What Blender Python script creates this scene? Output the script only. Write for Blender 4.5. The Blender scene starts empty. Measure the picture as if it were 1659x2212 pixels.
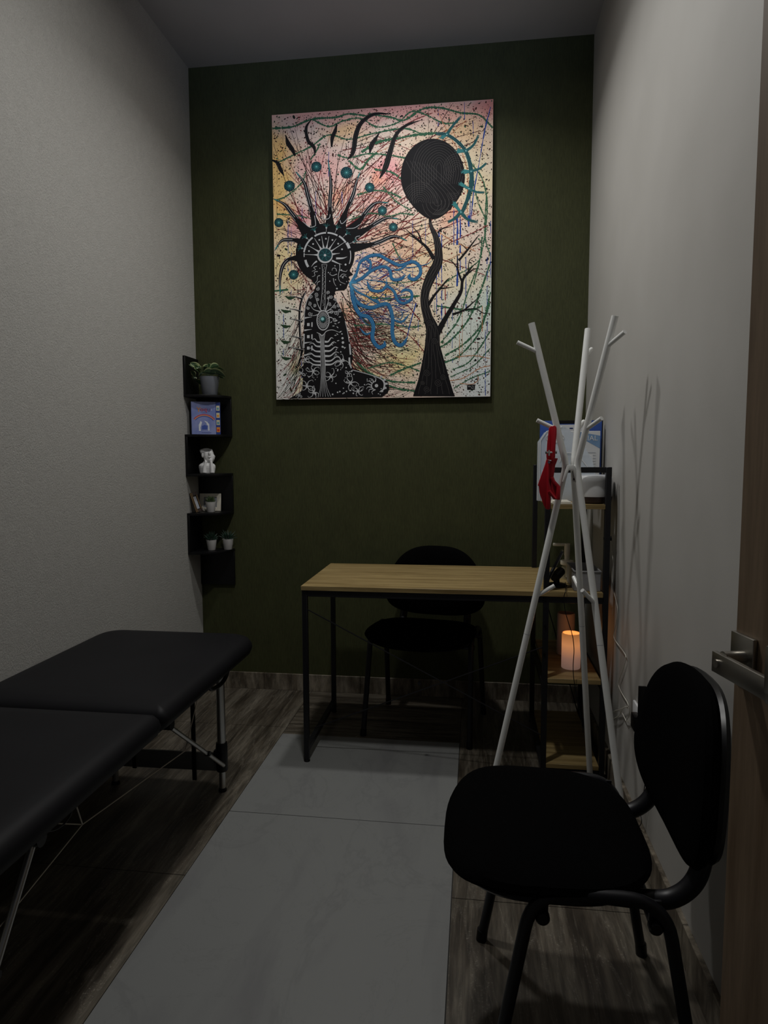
import bpy, bmesh, math, random
from mathutils import Vector, Matrix
random.seed(7)
S = bpy.context.scene
COL = S.collection
# ------------------------------------------------------------------ camera
FOC, YAW, PITCH, ROLL, CH = 1452.39, 0.13451, -0.08686, -0.00299, 1.3
W_, H_ = 1659, 2212
cfw = Vector((-math.sin(YAW) * math.cos(PITCH), math.cos(YAW) * math.cos(PITCH), math.sin(PITCH)))
r0 = Vector((math.cos(YAW), math.sin(YAW), 0)); u0 = r0.cross(cfw)
crt = math.cos(ROLL) * r0 + math.sin(ROLL) * u0
cup = -math.sin(ROLL) * r0 + math.cos(ROLL) * u0
cam = bpy.data.cameras.new('camera'); co = bpy.data.objects.new('camera', cam); COL.objects.link(co)
co.matrix_world = Matrix(((crt.x, cup.x, -cfw.x, 0), (crt.y, cup.y, -cfw.y, 0), (crt.z, cup.z, -cfw.z, CH), (0, 0, 0, 1)))
cam.sensor_fit = 'HORIZONTAL'; cam.sensor_width = 36; cam.lens = FOC / W_ * 36; cam.clip_start = 0.02
S.camera = co
# ------------------------------------------------------------------ world, lamps, exposure
S.view_settings.view_transform = 'Standard'; S.view_settings.look = 'None'
S.view_settings.gamma = 1; S.view_settings.exposure = 0.0
wd = bpy.data.worlds.new('world'); S.world = wd; wd.use_nodes = True
wd.node_tree.nodes['Background'].inputs[0].default_value = (0.55, 0.65, 1, 1)
wd.node_tree.nodes['Background'].inputs[1].default_value = 0.03
def lamp(name, typ, loc, power, color, size=.1, rot=(0, 0, 0)):
    l = bpy.data.lights.new(name, typ); l.energy = power; l.color = color
    if typ == 'AREA': l.shape = 'DISK'; l.size = size
    else: l.shadow_soft_size = size
    o = bpy.data.objects.new(name, l); COL.objects.link(o); o.location = loc; o.rotation_euler = rot
    return o
LAMPS = ((-.42, 1.90, 15.0, 172, 'near'), (-.36, 2.83, 9.0, 140, 'far'))
for x_, y_, pw_, sp_, _ in LAMPS:
    l_ = lamp('ceiling_light_glow', 'AREA', (x_, y_, 3.279), pw_, (1, .985, .955), .13); l_.data.spread = math.radians(sp_)
lamp('candle_glow', 'POINT', (.403, 2.82, .572), 0.065, (1, .42, .12), .012)
l_ = lamp('cool_fill_spot', 'SPOT', (-.35, -.95, 2.75), 130.0, (.45, .62, 1), .25)  # added cool fill tinting the top of the back wall, no known source
l_.data.spot_size = math.radians(34); l_.data.spot_blend = 1.0
l_.rotation_euler = (Vector((-.55, 3.5, 3.55)) - l_.location).to_track_quat('-Z', 'Y').to_euler()
# ------------------------------------------------------------------ helpers
XL, XR, YB, ZC = -1.4975, .5494, 3.5175, 3.3007
def at(px, py, ax, val):
    d = cfw + crt * ((px - W_ / 2) / FOC) - cup * ((py - H_ / 2) / FOC)
    i = 'xyz'.index(ax); t = (val - (CH if i == 2 else 0)) / d[i]
    return Vector((0, 0, CH)) + d * t
def link(name, bm, mats, parent=None, smooth=True):
    me = bpy.data.meshes.new(name); bmesh.ops.recalc_face_normals(bm, faces=bm.faces[:])
    bm.to_mesh(me); bm.free()
    for m in (mats if isinstance(mats, (list, tuple)) else [mats]): me.materials.append(m)
    if smooth:
        for p in me.polygons: p.use_smooth = True
        try: me.set_sharp_from_angle(angle=math.radians(38))
        except Exception: pass
    o = bpy.data.objects.new(name, me); COL.objects.link(o)
    if parent: o.parent = parent
    return o
def obj(name, bm, mats, parent=None, smooth=True):
    """bm is in world space; it is stored in the parent's own space"""
    if parent:
        m = parent.matrix_basis.copy(); q = parent.parent
        while q: m = q.matrix_basis @ m; q = q.parent
        bmesh.ops.transform(bm, matrix=m.inverted(), verts=bm.verts[:])
    return link(name, bm, mats, parent, smooth)
def tag(o, label=None, cat=None, group=None, kind=None):
    if label: o['label'] = label
    if cat: o['category'] = cat
    if group: o['group'] = group
    if kind: o['kind'] = kind
    return o
def thing(name, label, cat, loc=(0, 0, 0), rz=0, group=None):
    o = bpy.data.objects.new(name, None); COL.objects.link(o); o.location = loc; o.rotation_euler = (0, 0, rz)
    o.empty_display_size = .05
    return tag(o, label, cat, group)
def BM(): return bmesh.new()
def setmi(fs, mi):
    for f in fs: f.material_index = mi
def box(bm, lo, hi, bev=0, seg=2, mi=0, mat=None):
    t = bmesh.new()
    c = [(lo[i] + hi[i]) / 2 for i in range(3)]; s = [abs(hi[i] - lo[i]) for i in range(3)]
    bmesh.ops.create_cube(t, size=1, matrix=Matrix.Translation(c) @ Matrix.Diagonal((*s, 1)))
    if bev: bmesh.ops.bevel(t, geom=t.edges[:], offset=bev, segments=seg, affect='EDGES', profile=.5)
    merge(bm, t, mi, mat)
def merge(bm, t, mi=0, mat=None):
    if mat is not None: bmesh.ops.transform(t, matrix=mat, verts=t.verts[:])
    mp = {v: bm.verts.new(v.co) for v in t.verts}
    for f in t.faces:
        try: n = bm.faces.new([mp[v] for v in f.verts]); n.material_index = mi if mi else f.material_index
        except ValueError: pass
    t.free()
def catmull(P, n=8):
    P = [Vector(p) for p in P]
    if len(P) < 3: return P
    Q = [P[0] * 2 - P[1]] + P + [P[-1] * 2 - P[-2]]; out = []
    for i in range(1, len(Q) - 2):
        a, b, c, d = Q[i - 1:i + 3]
        for k in range(n):
            t = k / n
            out.append(.5 * ((2 * b) + (c - a) * t + (2 * a - 5 * b + 4 * c - d) * t * t + (3 * b - a - 3 * c + d) * t ** 3))
    out.append(P[-1]); return out
def fillet(P, r, n=6):
    """polyline with rounded corners"""
    P = [Vector(p) for p in P]; out = [P[0]]
    for i in range(1, len(P) - 1):
        a = (P[i - 1] - P[i]); b = (P[i + 1] - P[i]); rr = min(r, a.length * .48, b.length * .48)
        p0 = P[i] + a.normalized() * rr; p1 = P[i] + b.normalized() * rr
        for k in range(n + 1):
            t = k / n; out.append((1 - t) ** 2 * p0 + 2 * t * (1 - t) * P[i] + t * t * p1)
    out.append(P[-1]); return out
def tube(bm, P, r, seg=12, cap=True, mi=0, sx=1, up=None):
    P = [Vector(p) for p in P]; n = len(P); R = r if isinstance(r, (list, tuple)) else [r] * n
    t0 = (P[1] - P[0]).normalized()
    ref = Vector(up) if up else (Vector((0, 0, 1)) if abs(t0.z) < .9 else Vector((1, 0, 0)))
    a = t0.cross(ref).normalized(); rings = []
    for i in range(n):
        t = (P[min(i + 1, n - 1)] - P[max(i - 1, 0)]).normalized()
        a = (a - t * a.dot(t)).normalized(); b = t.cross(a)
        rings.append([bm.verts.new(P[i] + (a * math.cos(2 * math.pi * k / seg) * sx + b * math.sin(2 * math.pi * k / seg)) * R[i]) for k in range(seg)])
    for i in range(n - 1):
        for k in range(seg):
            f = bm.faces.new((rings[i][k], rings[i][(k + 1) % seg], rings[i + 1][(k + 1) % seg], rings[i + 1][k])); f.material_index = mi
    if cap: 
        for q in (rings[0][::-1], rings[-1]): f = bm.faces.new(q); f.material_index = mi
def lathe(bm, prof, c=(0, 0, 0), seg=32, mi=0, sx=1, sy=1):
    rings = []
    for r, z in prof:
        rings.append([bm.verts.new((c[0] + r * sx * math.cos(2 * math.pi * k / seg), c[1] + r * sy * math.sin(2 * math.pi * k / seg), c[2] + z)) for k in range(seg)] if r > 1e-5 else [bm.verts.new((c[0], c[1], c[2] + z))])
    for a, b in zip(rings, rings[1:]):
        for k in range(seg):
            k2 = (k + 1) % seg
            q = [a[k % len(a)], a[k2 % len(a)], b[k2 % len(b)], b[k % len(b)]]
            q = list(dict.fromkeys(q))
            if len(q) > 2:
                f = bm.faces.new(q); f.material_index = mi
def cyl(bm, a, b, r, seg=16, mi=0): tube(bm, [a, b], r, seg, True, mi)
def extr(bm, poly, d, mi=0, bev=0):
    """poly: list of 3D points in a plane, extruded by vector d"""
    t = bmesh.new(); vs = [t.verts.new(p) for p in poly]; f = t.faces.new(vs)
    r = bmesh.ops.extrude_face_region(t, geom=[f]); bmesh.ops.translate(t, verts=[v for v in r['geom'] if isinstance(v, bmesh.types.BMVert)], vec=d)
    if bev:
        bmesh.ops.recalc_face_normals(t, faces=t.faces[:]); bmesh.ops.bevel(t, geom=t.edges[:], offset=bev, segments=2, affect='EDGES', profile=.5)
    merge(bm, t, mi)
# ------------------------------------------------------------------ materials
def rgb(r, g, b):
    f = lambda v: (v / 255 / 12.92) if v / 255 <= .04045 else ((v / 255 + .055) / 1.055) ** 2.4
    return (f(r), f(g), f(b), 1)
class MT:
    def __init__(s, name, col=(.5, .5, .5, 1), rough=.5, metal=0, spec=.5, **kw):
        s.m = bpy.data.materials.new(name); s.m.use_nodes = True; s.nt = s.m.node_tree; s.b = s.nt.nodes['Principled BSDF']
        s.b.inputs['Base Color'].default_value = col; s.b.inputs['Roughness'].default_value = rough; s.b.inputs['Metallic'].default_value = metal
        s.b.inputs['Specular IOR Level'].default_value = spec
        for k, v in kw.items(): s.b.inputs[k.replace('_', ' ')].default_value = v
        s.col = col
    def n(s, t, **kw):
        o = s.nt.nodes.new(t)
        for k, v in kw.items(): setattr(o, k, v)
        return o
    def l(s, a, b): s.nt.links.new(a, b)
    def coord(s, scale=(1, 1, 1), rot=(0, 0, 0)):
        tc = s.n('ShaderNodeTexCoord'); mp = s.n('ShaderNodeMapping'); mp.inputs['Scale'].default_value = scale; mp.inputs['Rotation'].default_value = rot
        s.l(tc.outputs['Object'], mp.inputs[0]); return mp.outputs[0]
    def noise(s, co, sc=5, det=4, rough=.5, dist=0):
        o = s.n('ShaderNodeTexNoise'); o.inputs['Scale'].default_value = sc; o.inputs['Detail'].default_value = det
        o.inputs['Roughness'].default_value = rough; o.inputs['Distortion'].default_value = dist; s.l(co, o.inputs['Vector']); return o.outputs['Fac']
    def ramp(s, fac, stops, interp='LINEAR'):
        o = s.n('ShaderNodeValToRGB'); o.color_ramp.interpolation = interp; e = o.color_ramp.elements
        while len(e) < len(stops): e.new(.5)
        for k, (p, c) in enumerate(stops): e[k].position = p; e[k].color = c if hasattr(c, '__len__') else (c, c, c, 1)
        s.l(fac, o.inputs[0]); return o.outputs[0]
    def mix(s, fac, a, b, mode='MIX'):
        o = s.n('ShaderNodeMix', data_type='RGBA', blend_type=mode)
        for i, v in ((0, fac), (6, a), (7, b)):
            if hasattr(v, 'is_linked') or hasattr(v, 'links'): s.l(v, o.inputs[i])
            else: o.inputs[i].default_value = v
        return o.outputs[2]
    def base(s, v): s.l(v, s.b.inputs['Base Color']); return s
    def bump(s, h, strength=.3, dist=.002):
        o = s.n('ShaderNodeBump'); o.inputs['Strength'].default_value = strength; o.inputs['Distance'].default_value = dist
        s.l(h, o.inputs['Height']); s.l(o.outputs[0], s.b.inputs['Normal']); return s
def plain(name, c, rough=.5, metal=0, spec=.5, var=.12, sc=40, **kw):
    t = MT(name, c, rough, metal, spec, **kw); k = 1 - var
    f = t.noise(t.coord(), sc, 3)
    t.base(t.ramp(f, [(.3, (c[0] * k, c[1] * k, c[2] * k, 1)), (.7, c)])); return t
M = {}
t = MT('wall_plaster_textured', rough=.62, spec=.35)
co_ = t.coord(); f1 = t.noise(co_, 150, 5, .8); f2 = t.noise(t.coord((1, 1, .22)), 330, 3, .6); f3 = t.noise(co_, 26, 3)
t.base(t.mix(.5, t.ramp(f3, [(.3, (.47, .46, .43, 1)), (.7, (.53, .52, .485, 1))]), t.ramp(f1, [(.3, (.40, .39, .365, 1)), (.65, (.56, .55, .52, 1))])))
ml = t.mix(.3, f1, f2); t.bump(ml, 1.0, .007); M['wall_l'] = t.m
t = MT('wall_paint_grey', rough=.6, spec=.3); f = t.noise(t.coord(), 3, 3); g = t.noise(t.coord(), 300, 3)
t.base(t.ramp(f, [(.3, (.42, .41, .385, 1)), (.7, (.46, .45, .425, 1))])).bump(g, .12, .001); M['wall_r'] = t.m
t = MT('wall_green_textured', rough=.7, spec=.25); f = t.noise(t.coord((1, 1, .12)), 170, 4, .7); g = t.noise(t.coord((1, 1, .4)), 14, 3)
t.base(t.mix(.55, t.ramp(f, [(.35, (.026, .029, .011, 1)), (.62, (.061, .065, .026, 1))]), t.ramp(g, [(.3, (.043, .047, .018, 1)), (.7, (.057, .062, .024, 1))]))).bump(f, .6, .003); M['wall_b'] = t.m
M['ceil'] = plain('ceiling_paint', (.42, .42, .44, 1), .8, sc=4, var=.06).m
# stone-look wood tile; grain along local y
def floortile(name, sc, off, gain=1.0):
    t = MT(name, rough=.42, spec=.4)
    tc = t.n('ShaderNodeTexCoord'); mp = t.n('ShaderNodeMapping'); mp.inputs['Location'].default_value = off
    mp.inputs['Scale'].default_value = sc; t.l(tc.outputs['Object'], mp.inputs[0]); c = mp.outputs[0]
    a = t.noise(c, 3.2, 8, .60, .35); b = t.noise(c, 14, 6, .7, .2); v = t.noise(c, 4.5, 6, .55, 1.1); sp = t.noise(t.coord(), 150, 3, .7)
    g_ = lambda *c: (c[0] * gain, c[1] * gain, c[2] * gain, 1)
    base = t.ramp(a, [(.30, g_(.020, .016, .011)), (.45, g_(.058, .047, .034)), (.56, g_(.105, .090, .068)), (.72, g_(.165, .146, .115))])
    fine = t.ramp(b, [(.35, .5), (.65, 1.25)])
    x = t.mix(1.0, base, fine, 'MULTIPLY')
    vein = t.ramp(v, [(.46, 0), (.50, 1), (.54, 0)]); spk = t.ramp(sp, [(.55, 0), (.7, 1)])
    vs = t.mix(.85, vein, spk, 'MULTIPLY')
    vs = t.mix(.45, vs, (0, 0, 0, 1))
    x = t.mix(vs, x, (.44, .40, .33, 1))
    t.base(x).bump(b, .25, .001); return t.m
M['floor_y'] = floortile('floor_tile_grain_long', (4.4, .42, 1), (0, 0, 0))
M['floor_x'] = floortile('floor_tile_grain_cross', (.55, 6.5, 1), (3, 1, 0))
M['bb'] = floortile('baseboard_tile', (3.0, 3, .8), (7, 2, 1), 2.0)
t = MT('marble_tile_white', rough=.4, spec=.4); c = t.coord((1, .7, 1), (0, 0, .5)); a = t.noise(c, 1.1, 7, .6, 1.6); b = t.noise(c, 2.6, 8, .65, 2.0)
sm = t.noise(t.coord((2.2, .55, 1)), 2.1, 5, .55, .6)
x = t.mix(t.ramp(a, [(.485, 0), (.5, .30), (.515, 0)]), (.212, .217, .212, 1), (.145, .147, .148, 1))
x = t.mix(t.ramp(sm, [(.52, 0), (.68, .55)]), x, (.150, .150, .155, 1)); x = t.mix(t.ramp(b, [(.492, 0), (.5, .22), (.508, 0)]), x, (.12, .12, .12, 1))
t.base(x); M['marble'] = t.m
t = MT('grout', (.03, .028, .025, 1), .9); M['grout'] = t.m
def wood(name, dark, light, rough, sc, rot=(0, 0, 0)):
    t = MT(name, rough=rough, spec=.35); c = t.coord(sc, rot); a = t.noise(c, 4, 7, .62, .5); b = t.noise(c, 22, 4, .6)
    x = t.ramp(a, [(.32, dark), (.66, light)]); x = t.mix(.35, x, t.ramp(b, [(.3, (.45, .45, .45, 1)), (.7, (1, 1, 1, 1))]), 'MULTIPLY'); t.base(x); return t.m
M['oak'] = wood('oak_laminate', (.20, .135, .050, 1), (.40, .295, .130, 1), .45, (.6, 9, 9))
M['door'] = wood('door_wood', (.155, .105, .064, 1), (.25, .18, .118, 1), .5, (6, 6, .45))
M['blackm'] = plain('black_powder_metal', (.0085, .0085, .011, 1), .42, spec=.4).m
M['blackw'] = plain('black_laminate', (.0035, .0035, .0042, 1), .38, spec=.3).m
M['blackp'] = plain('black_plastic', (.003, .003, .0034, 1), .35, spec=.35).m
t = MT('black_upholstery', rough=.95, spec=.03); f = t.noise(t.coord(), 900, 2); t.base(t.ramp(f, [(.3, (.0008, .0008, .0009, 1)), (.75, (.0030, .0030, .0032, 1))])).bump(f, .3, .0006); M['fabric'] = t.m
t = MT('black_vinyl', (.006, .006, .008, 1), .55, spec=.18); f = t.noise(t.coord(), 260, 3); t.base(t.ramp(t.noise(t.coord(), 5, 2), [(.3, (.0052, .0052, .0066, 1)), (.7, (.0070, .0070, .0088, 1))])).bump(f, .1, .0006); M['vinyl'] = t.m
M['alu'] = plain('aluminium', (.62, .62, .60, 1), .35, 1, var=.05).m
M['alud'] = plain('grey_plate', (.16, .16, .15, 1), .5, .1).m
M['cable'] = plain('steel_cable', (.50, .46, .38, 1), .4, .6).m
M['white'] = plain('white_enamel', (.78, .79, .77, 1), .2, spec=.5, var=.03).m
M['whitep'] = plain('white_plastic', (.72, .73, .74, 1), .35, var=.04).m
M['cream'] = plain('cream_plastic', (.74, .70, .60, 1), .4, var=.04).m
M['cerw'] = plain('white_glazed_ceramic', (.80, .80, .80, 1), .08, spec=.6, var=.02).m
M['potw'] = plain('white_pot', (.72, .71, .70, 1), .45, var=.05).m
M['potg'] = plain('grey_pot', (.20, .215, .25, 1), .25, spec=.6, var=.06).m
M['red'] = plain('red_plastic', (.42, .008, .018, 1), .4, spec=.4, var=.08).m
M['chrome'] = plain('chrome', (.6, .6, .6, 1), .2, 1, var=.03).m
M['nickel'] = plain('brushed_nickel', (.42, .40, .36, 1), .33, 1, var=.08, sc=15).m
M['leaf'] = plain('leaf_green', (.035, .085, .030, 1), .4, var=.4, sc=60).m
M['leafrim'] = plain('leaf_pale_margin', (.36, .42, .20, 1), .45, var=.2, sc=60).m
M['succ'] = plain('succulent_green', (.05, .085, .028, 1), .5, var=.4, sc=90).m
M['succd'] = plain('succulent_dark', (.018, .05, .030, 1), .5, var=.4, sc=90).m
M['soil'] = plain('soil', (.02, .015, .01, 1), .9).m
M['gold'] = plain('gold_frame', (.40, .25, .09, 1), .35, .8).m
M['greyb'] = plain('grey_basket', (.30, .30, .31, 1), .5).m
M['blue'] = plain('blue_folder', (.030, .085, .36, 1), .4).m
M['bluem'] = plain('pale_blue', (.20, .34, .55, 1), .5).m
M['paper'] = plain('paper', (.72, .73, .74, 1), .6, var=.03).m
M['print'] = plain('grey_print', (.35, .37, .42, 1), .6).m
M['navy'] = plain('navy_print', (.01, .03, .16, 1), .5).m
M['brownp'] = plain('dark_brown_base', (.030, .016, .012, 1), .4).m
M['stick'] = plain('brown_sticks', (.16, .12, .09, 1), .7).m
M['wcord'] = plain('white_cord', (.70, .68, .60, 1), .5).m
M['slate'] = plain('screen_glass', (.012, .012, .014, 1), .12).m
t = MT('clear_plastic', (.82, .90, .99, 1), .22, spec=.5); t.b.inputs['Transmission Weight'].default_value = .0; t.b.inputs['Alpha'].default_value = .38; M['clear'] = t.m
t = MT('bottle_plastic', (.60, .56, .40, 1), .15, spec=.5); t.b.inputs['Alpha'].default_value = .30; M['bottle'] = t.m
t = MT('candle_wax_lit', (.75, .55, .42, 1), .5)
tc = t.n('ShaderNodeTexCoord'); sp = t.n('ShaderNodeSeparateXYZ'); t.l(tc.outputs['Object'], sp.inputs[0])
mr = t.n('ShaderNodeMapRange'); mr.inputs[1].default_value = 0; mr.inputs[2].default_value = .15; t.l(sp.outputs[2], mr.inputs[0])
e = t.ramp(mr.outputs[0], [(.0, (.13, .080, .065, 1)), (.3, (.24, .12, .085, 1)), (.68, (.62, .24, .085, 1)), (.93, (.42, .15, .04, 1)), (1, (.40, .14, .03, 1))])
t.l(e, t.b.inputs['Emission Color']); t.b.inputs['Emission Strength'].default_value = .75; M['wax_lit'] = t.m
M['wax'] = plain('candle_wax', (.55, .42, .38, 1), .5, var=.05).m
t = MT('lamp_diffuser', (.9, .9, .9, 1), .5); t.b.inputs['Emission Color'].default_value = (1, .96, .9, 1); t.b.inputs['Emission Strength'].default_value = 1.5; M['diff'] = t.m
# ------------------------------------------------------------------ the room
def struct(name, bm, m, parent=None, smooth=False):
    o = link(name, bm, m, parent, smooth)
    if not parent: o['kind'] = 'structure'
    return o
Y0 = -1.1
b = BM(); box(b, (XL - .1, Y0, 0), (XL, YB + .1, ZC)); struct('wall_left', b, M['wall_l'])
b = BM(); box(b, (XL, YB, 0), (XR + .1, YB + .1, ZC)); struct('wall_back', b, M['wall_b'])
b = BM(); box(b, (XR, Y0, 0), (XR + .1, YB, ZC)); struct('wall_right', b, M['wall_r'])
b = BM(); box(b, (XL - .1, Y0, ZC), (XR + .1, YB + .1, ZC + .08)); struct('ceiling', b, M['ceil'])
b = BM(); box(b, (XL, Y0 - .1, 0), (-.55, Y0, ZC)); box(b, (-.55, Y0 - .1, 2.15), (XR + .1, Y0, ZC)); struct('wall_front', b, M['wall_r'])
# floor: stone-look tiles, grain along the room, a field under the desk laid across
b = BM()
def slab(bm, x0, x1, y0, y1, z0, z1, mi):
    g = .0012; box(bm, (x0 + g, y0 + g, z0), (x1 - g, y1 - g, z1), mi=mi)
box(b, (XL - .1, Y0 - .1, -.06), (XR + .1, YB + .1, -.004), mi=2)
RA, RB, RY1, RY2 = -.8792, -.057, 2.9419, 2.2543
ys = [Y0 - .1, -.40, .737, 1.877, 3.017, YB + .02]
for k in range(5): slab(b, XL - .02, RA, ys[k], ys[k + 1], -.01, 0, 0)
for (x0, x1) in ((RB, XR + .02),):
    for k in range(5): slab(b, x0, x1, ys[k], min(ys[k + 1], 9), -.01, 0, 0)
slab(b, RA, RB, RY1, YB + .02, -.01, 0, 1)
for y0, y1 in ((Y0 - .1, -.2), ): slab(b, RA, RB, y0, y1, -.01, 0, 1)
fl = struct('floor', b, [M['floor_y'], M['floor_x'], M['grout']])
for y0, y1 in ((RY2, RY1), (1.03, RY2), (-.2, 1.03)):
    b = BM(); box(b, (RA + .0015, y0 + .0015, -.009), (RB - .0015, y1 - .0015, .0015), bev=.0006, seg=1)
    o = struct('marble_tile', b, M['marble'], fl); o['label'] = 'pale grey veined marble tile'
# baseboards
b = BM(); x = XL
for w in (.13, .22, .24, .30, .29, .30, .30, .27):
    box(b, (x + .0008, YB - .010, 0), (min(x + w, XR) - .0008, YB, .092), bev=.001, seg=1); x += w
struct('baseboard_back', b, M['bb'])
b = BM(); box(b, (XL, Y0, 0), (XL + .010, YB - .01, .092), bev=.001, seg=1); struct('baseboard_left', b, M['bb'])
b = BM(); y = YB - .012
while y > Y0: box(b, (XR - .014, max(y - .6, Y0) + .0008, 0), (XR, y - .0008, .100), bev=.001, seg=1); y -= .6
struct('baseboard_right', b, M['bb'])
# ceiling lamp (just above the frame)
for LX, LY, _, _, w_ in LAMPS:
    cl = thing('ceiling_light', 'round white ceiling lamp %s' % ('midway between the door and the green wall' if w_ == 'near' else 'close to the green wall above the desk'), 'ceiling light', (LX, LY, ZC), 0, 'ceiling lamps')
    b = BM(); lathe(b, [(.0, 0), (.098, 0), (.098, -.014), (.088, -.020), (.078, -.022), (.078, -.012), (0, -.012)], (LX, LY, ZC)); obj('housing', b, M['white'], cl)
# ------------------------------------------------------------------ door leaf, open against the right wall
DE = Vector((.408, 1.10, 0)); dd = Vector((.21, -.978, 0)).normalized(); dn = Vector((dd.y, -dd.x, 0))  # dn towards the room (-x)
if dn.x > 0: dn = -dn
def DL(s, o, z): return DE + dd * s + dn * o + Vector((0, 0, z))
DMt = Matrix(((dd.x, dn.x, 0, DE.x), (dd.y, dn.y, 0, DE.y), (0, 0, 1, 0), (0, 0, 0, 1)))
b = BM(); box(b, (0, -.042, .008), (.80, 0, 2.45), bev=.002, seg=1, mat=None)
bmesh.ops.transform(b, matrix=DMt, verts=b.verts[:])
dr = struct('door_1', b, M['door'])
b = BM()
box(b, (.0, 0, .962), (.056, .008, 1.022), bev=.0015)                         # square rose
cyl(b, (.034, .008, .988), (.034, .040, .988), .011, 20)                          # neck
box(b, (.012, .036, .962), (.150, .045, .994), bev=.0012)                         # flat lever bar
box(b, (.012, .008, .966), (.020, .038, .992), bev=.001)
cyl(b, (.026, .044, .978), (.026, .0475, .978), .0065, 20)
box(b, (.148, .030, .962), (.160, .050, .994), bev=.002)
box(b, (.158, .046, .980), (.190, .060, 1.046), bev=.004)
bmesh.ops.transform(b, matrix=DMt, verts=b.verts[:])
o = struct('door_handle', b, M['nickel'], dr, True); o['label'] = 'brushed nickel lever handle'
# ------------------------------------------------------------------ massage table
BX0, BX1, BYF, BYN, SEAM = -1.488, -.842, 2.522, .88, 1.700
mt = thing('massage_table', 'black padded folding massage table with metal legs along the left wall', 'massage table', (-1.165, 1.70, 0))
def cushion(x0, x1, y0, y1, rc, z0=.525, z1=.600):
    """rounded pad: rounded rectangle rings; rc = radius of the outer corners at y1 (far) / y0"""
    b = BM(); rings = []
    prof = [(.045, 0), (.022, .002), (.008, .012), (.0, .034), (.004, .050), (.016, .064), (.036, .072), (.075, .0752), (.14, .0765)]
    def ring(ins, z):
        out = []
        for (cx, cy, sx, sy, r, a0) in ((x1, y1, -1, -1, rc[1], 0), (x0, y1, 1, -1, rc[0], 90), (x0, y0, 1, 1, rc[3], 180), (x1, y0, -1, 1, rc[2], 270)):
            R = max(r - ins, .004) ; ox = cx + sx * (ins + R); oy = cy + sy * (ins + R)
            for k in range(9):
                a = math.radians(a0 + 90 * k / 8); out.append(b.verts.new((ox + R * math.cos(a), oy + R * math.sin(a), z0 + z)))
        return out
    for ins, z in prof: rings.append(ring(ins, z))
    for p, q in zip(rings, rings[1:]):
        n = len(p)
        for k in range(n): b.faces.new((p[k], p[(k + 1) % n], q[(k + 1) % n], q[k]))
    b.faces.new(rings[0][::-1]); b.faces.new(rings[-1]); return b
obj('cushion', cushion(BX0, BX1, SEAM + .001, BYF, (.10, .10, .03, .03)), M['vinyl'], mt)
obj('cushion', cushion(BX0, BX1, BYN, SEAM - .001, (.03, .03, .10, .10)), M['vinyl'], mt)
for y0, y1 in ((SEAM + .01, BYF - .05), (BYN + .05, SEAM - .01)):
    b = BM(); box(b, (BX0 + .045, y0, .497), (BX0 + .065, y1, .526), .002); box(b, (BX1 - .075, y0, .497), (BX1 - .055, y1, .526), .002)
    box(b, (BX0 + .045, y0, .497), (BX1 - .055, y0 + .018, .526), .002); box(b, (BX0 + .045, y1 - .018, .497), (BX1 - .055, y1, .526), .002)
    box(b, (BX0 + .05, y0, .518), (BX1 - .06, y1, .526)); obj('frame', b, M['blackw'], mt)
def tleg(x, y):
    b = BM(); cyl(b, (x, y, .006), (x, y, .235), .0125, 20); cyl(b, (x, y, .16), (x, y, .520), .0165, 24)
    l = obj('leg', b, M['alu'], mt)
    b = BM(); lathe(b, [(0, 0), (.0155, 0), (.0165, .004), (.014, .014), (0, .014)], (x, y, 0), 20); obj('rubber_foot', b, M['blackp'], l)
    b = BM(); lathe(b, [(0, 0), (.020, 0), (.0225, .006), (.0225, .10), (.0205, .112), (0, .112)], (x, y, .082), 24)
    box(b, (x - .03, y - .012, .115), (x - .015, y + .012, .165), .004); obj('leg_clamp', b, M['blackp'], l)
    return l
kn_ = lambda y: Vector((-.935, 2.20, .240)) if y > 2 else Vector((-.935, 1.13, .275))
for y in (2.395, 1.005):
    tleg(-.958, y); tleg(-1.400, y)
    b = BM(); cyl(b, kn_(y) + Vector((-.006, 0, 0)), kn_(y) + Vector((.012, 0, 0)), .009, 16); obj('strut_knob', b, M['blackp'], mt)
    b = BM(); extr(b, [(-1.385, y - .004, .075), (-.975, y - .004, .080), (-.975, y - .004, .152), (-1.06, y - .004, .150), (-1.20, y - .004, .150), (-1.385, y - .004, .146)], (0, .008, 0), bev=.001)
    obj('cross_plate', b, M['alud'], mt)
# folding struts
for x in (-.935, -1.42):
    for y0, z0, y1, z1 in ((2.35, .125, 1.90, .470), (1.05, .16, 1.27, .475)):
        b = BM(); cyl(b, (x, y0, z0), (x, y1, z1), .0075, 14)
        obj('strut', b, M['alu'], mt)
        b = BM(); cyl(b, (x - .012, y1, z1), (x + .018, y1, z1), .017, 18); obj('hinge_knob', b, M['blackp'], mt)
# hanging black straps and carry handle under the far end
for x, y, zb, w in ((-1.055, 2.36, .055, .016), (-1.21, 2.20, .17, .015), (-1.30, 2.10, .15, .014)):
    b = BM(); box(b, (x - w / 2, y - .004, zb), (x + w / 2, y + .004, .49), .001); obj('hanging_strap', b, M['blackp'], mt)
b = BM(); tube(b, catmull([(-.925, 2.20, .495), (-.925, 2.23, .465), (-.925, 2.31, .452), (-.925, 2.37, .462), (-.925, 2.40, .495)], 6), .008, 10); obj('carry_handle', b, M['blackp'], mt)
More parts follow.
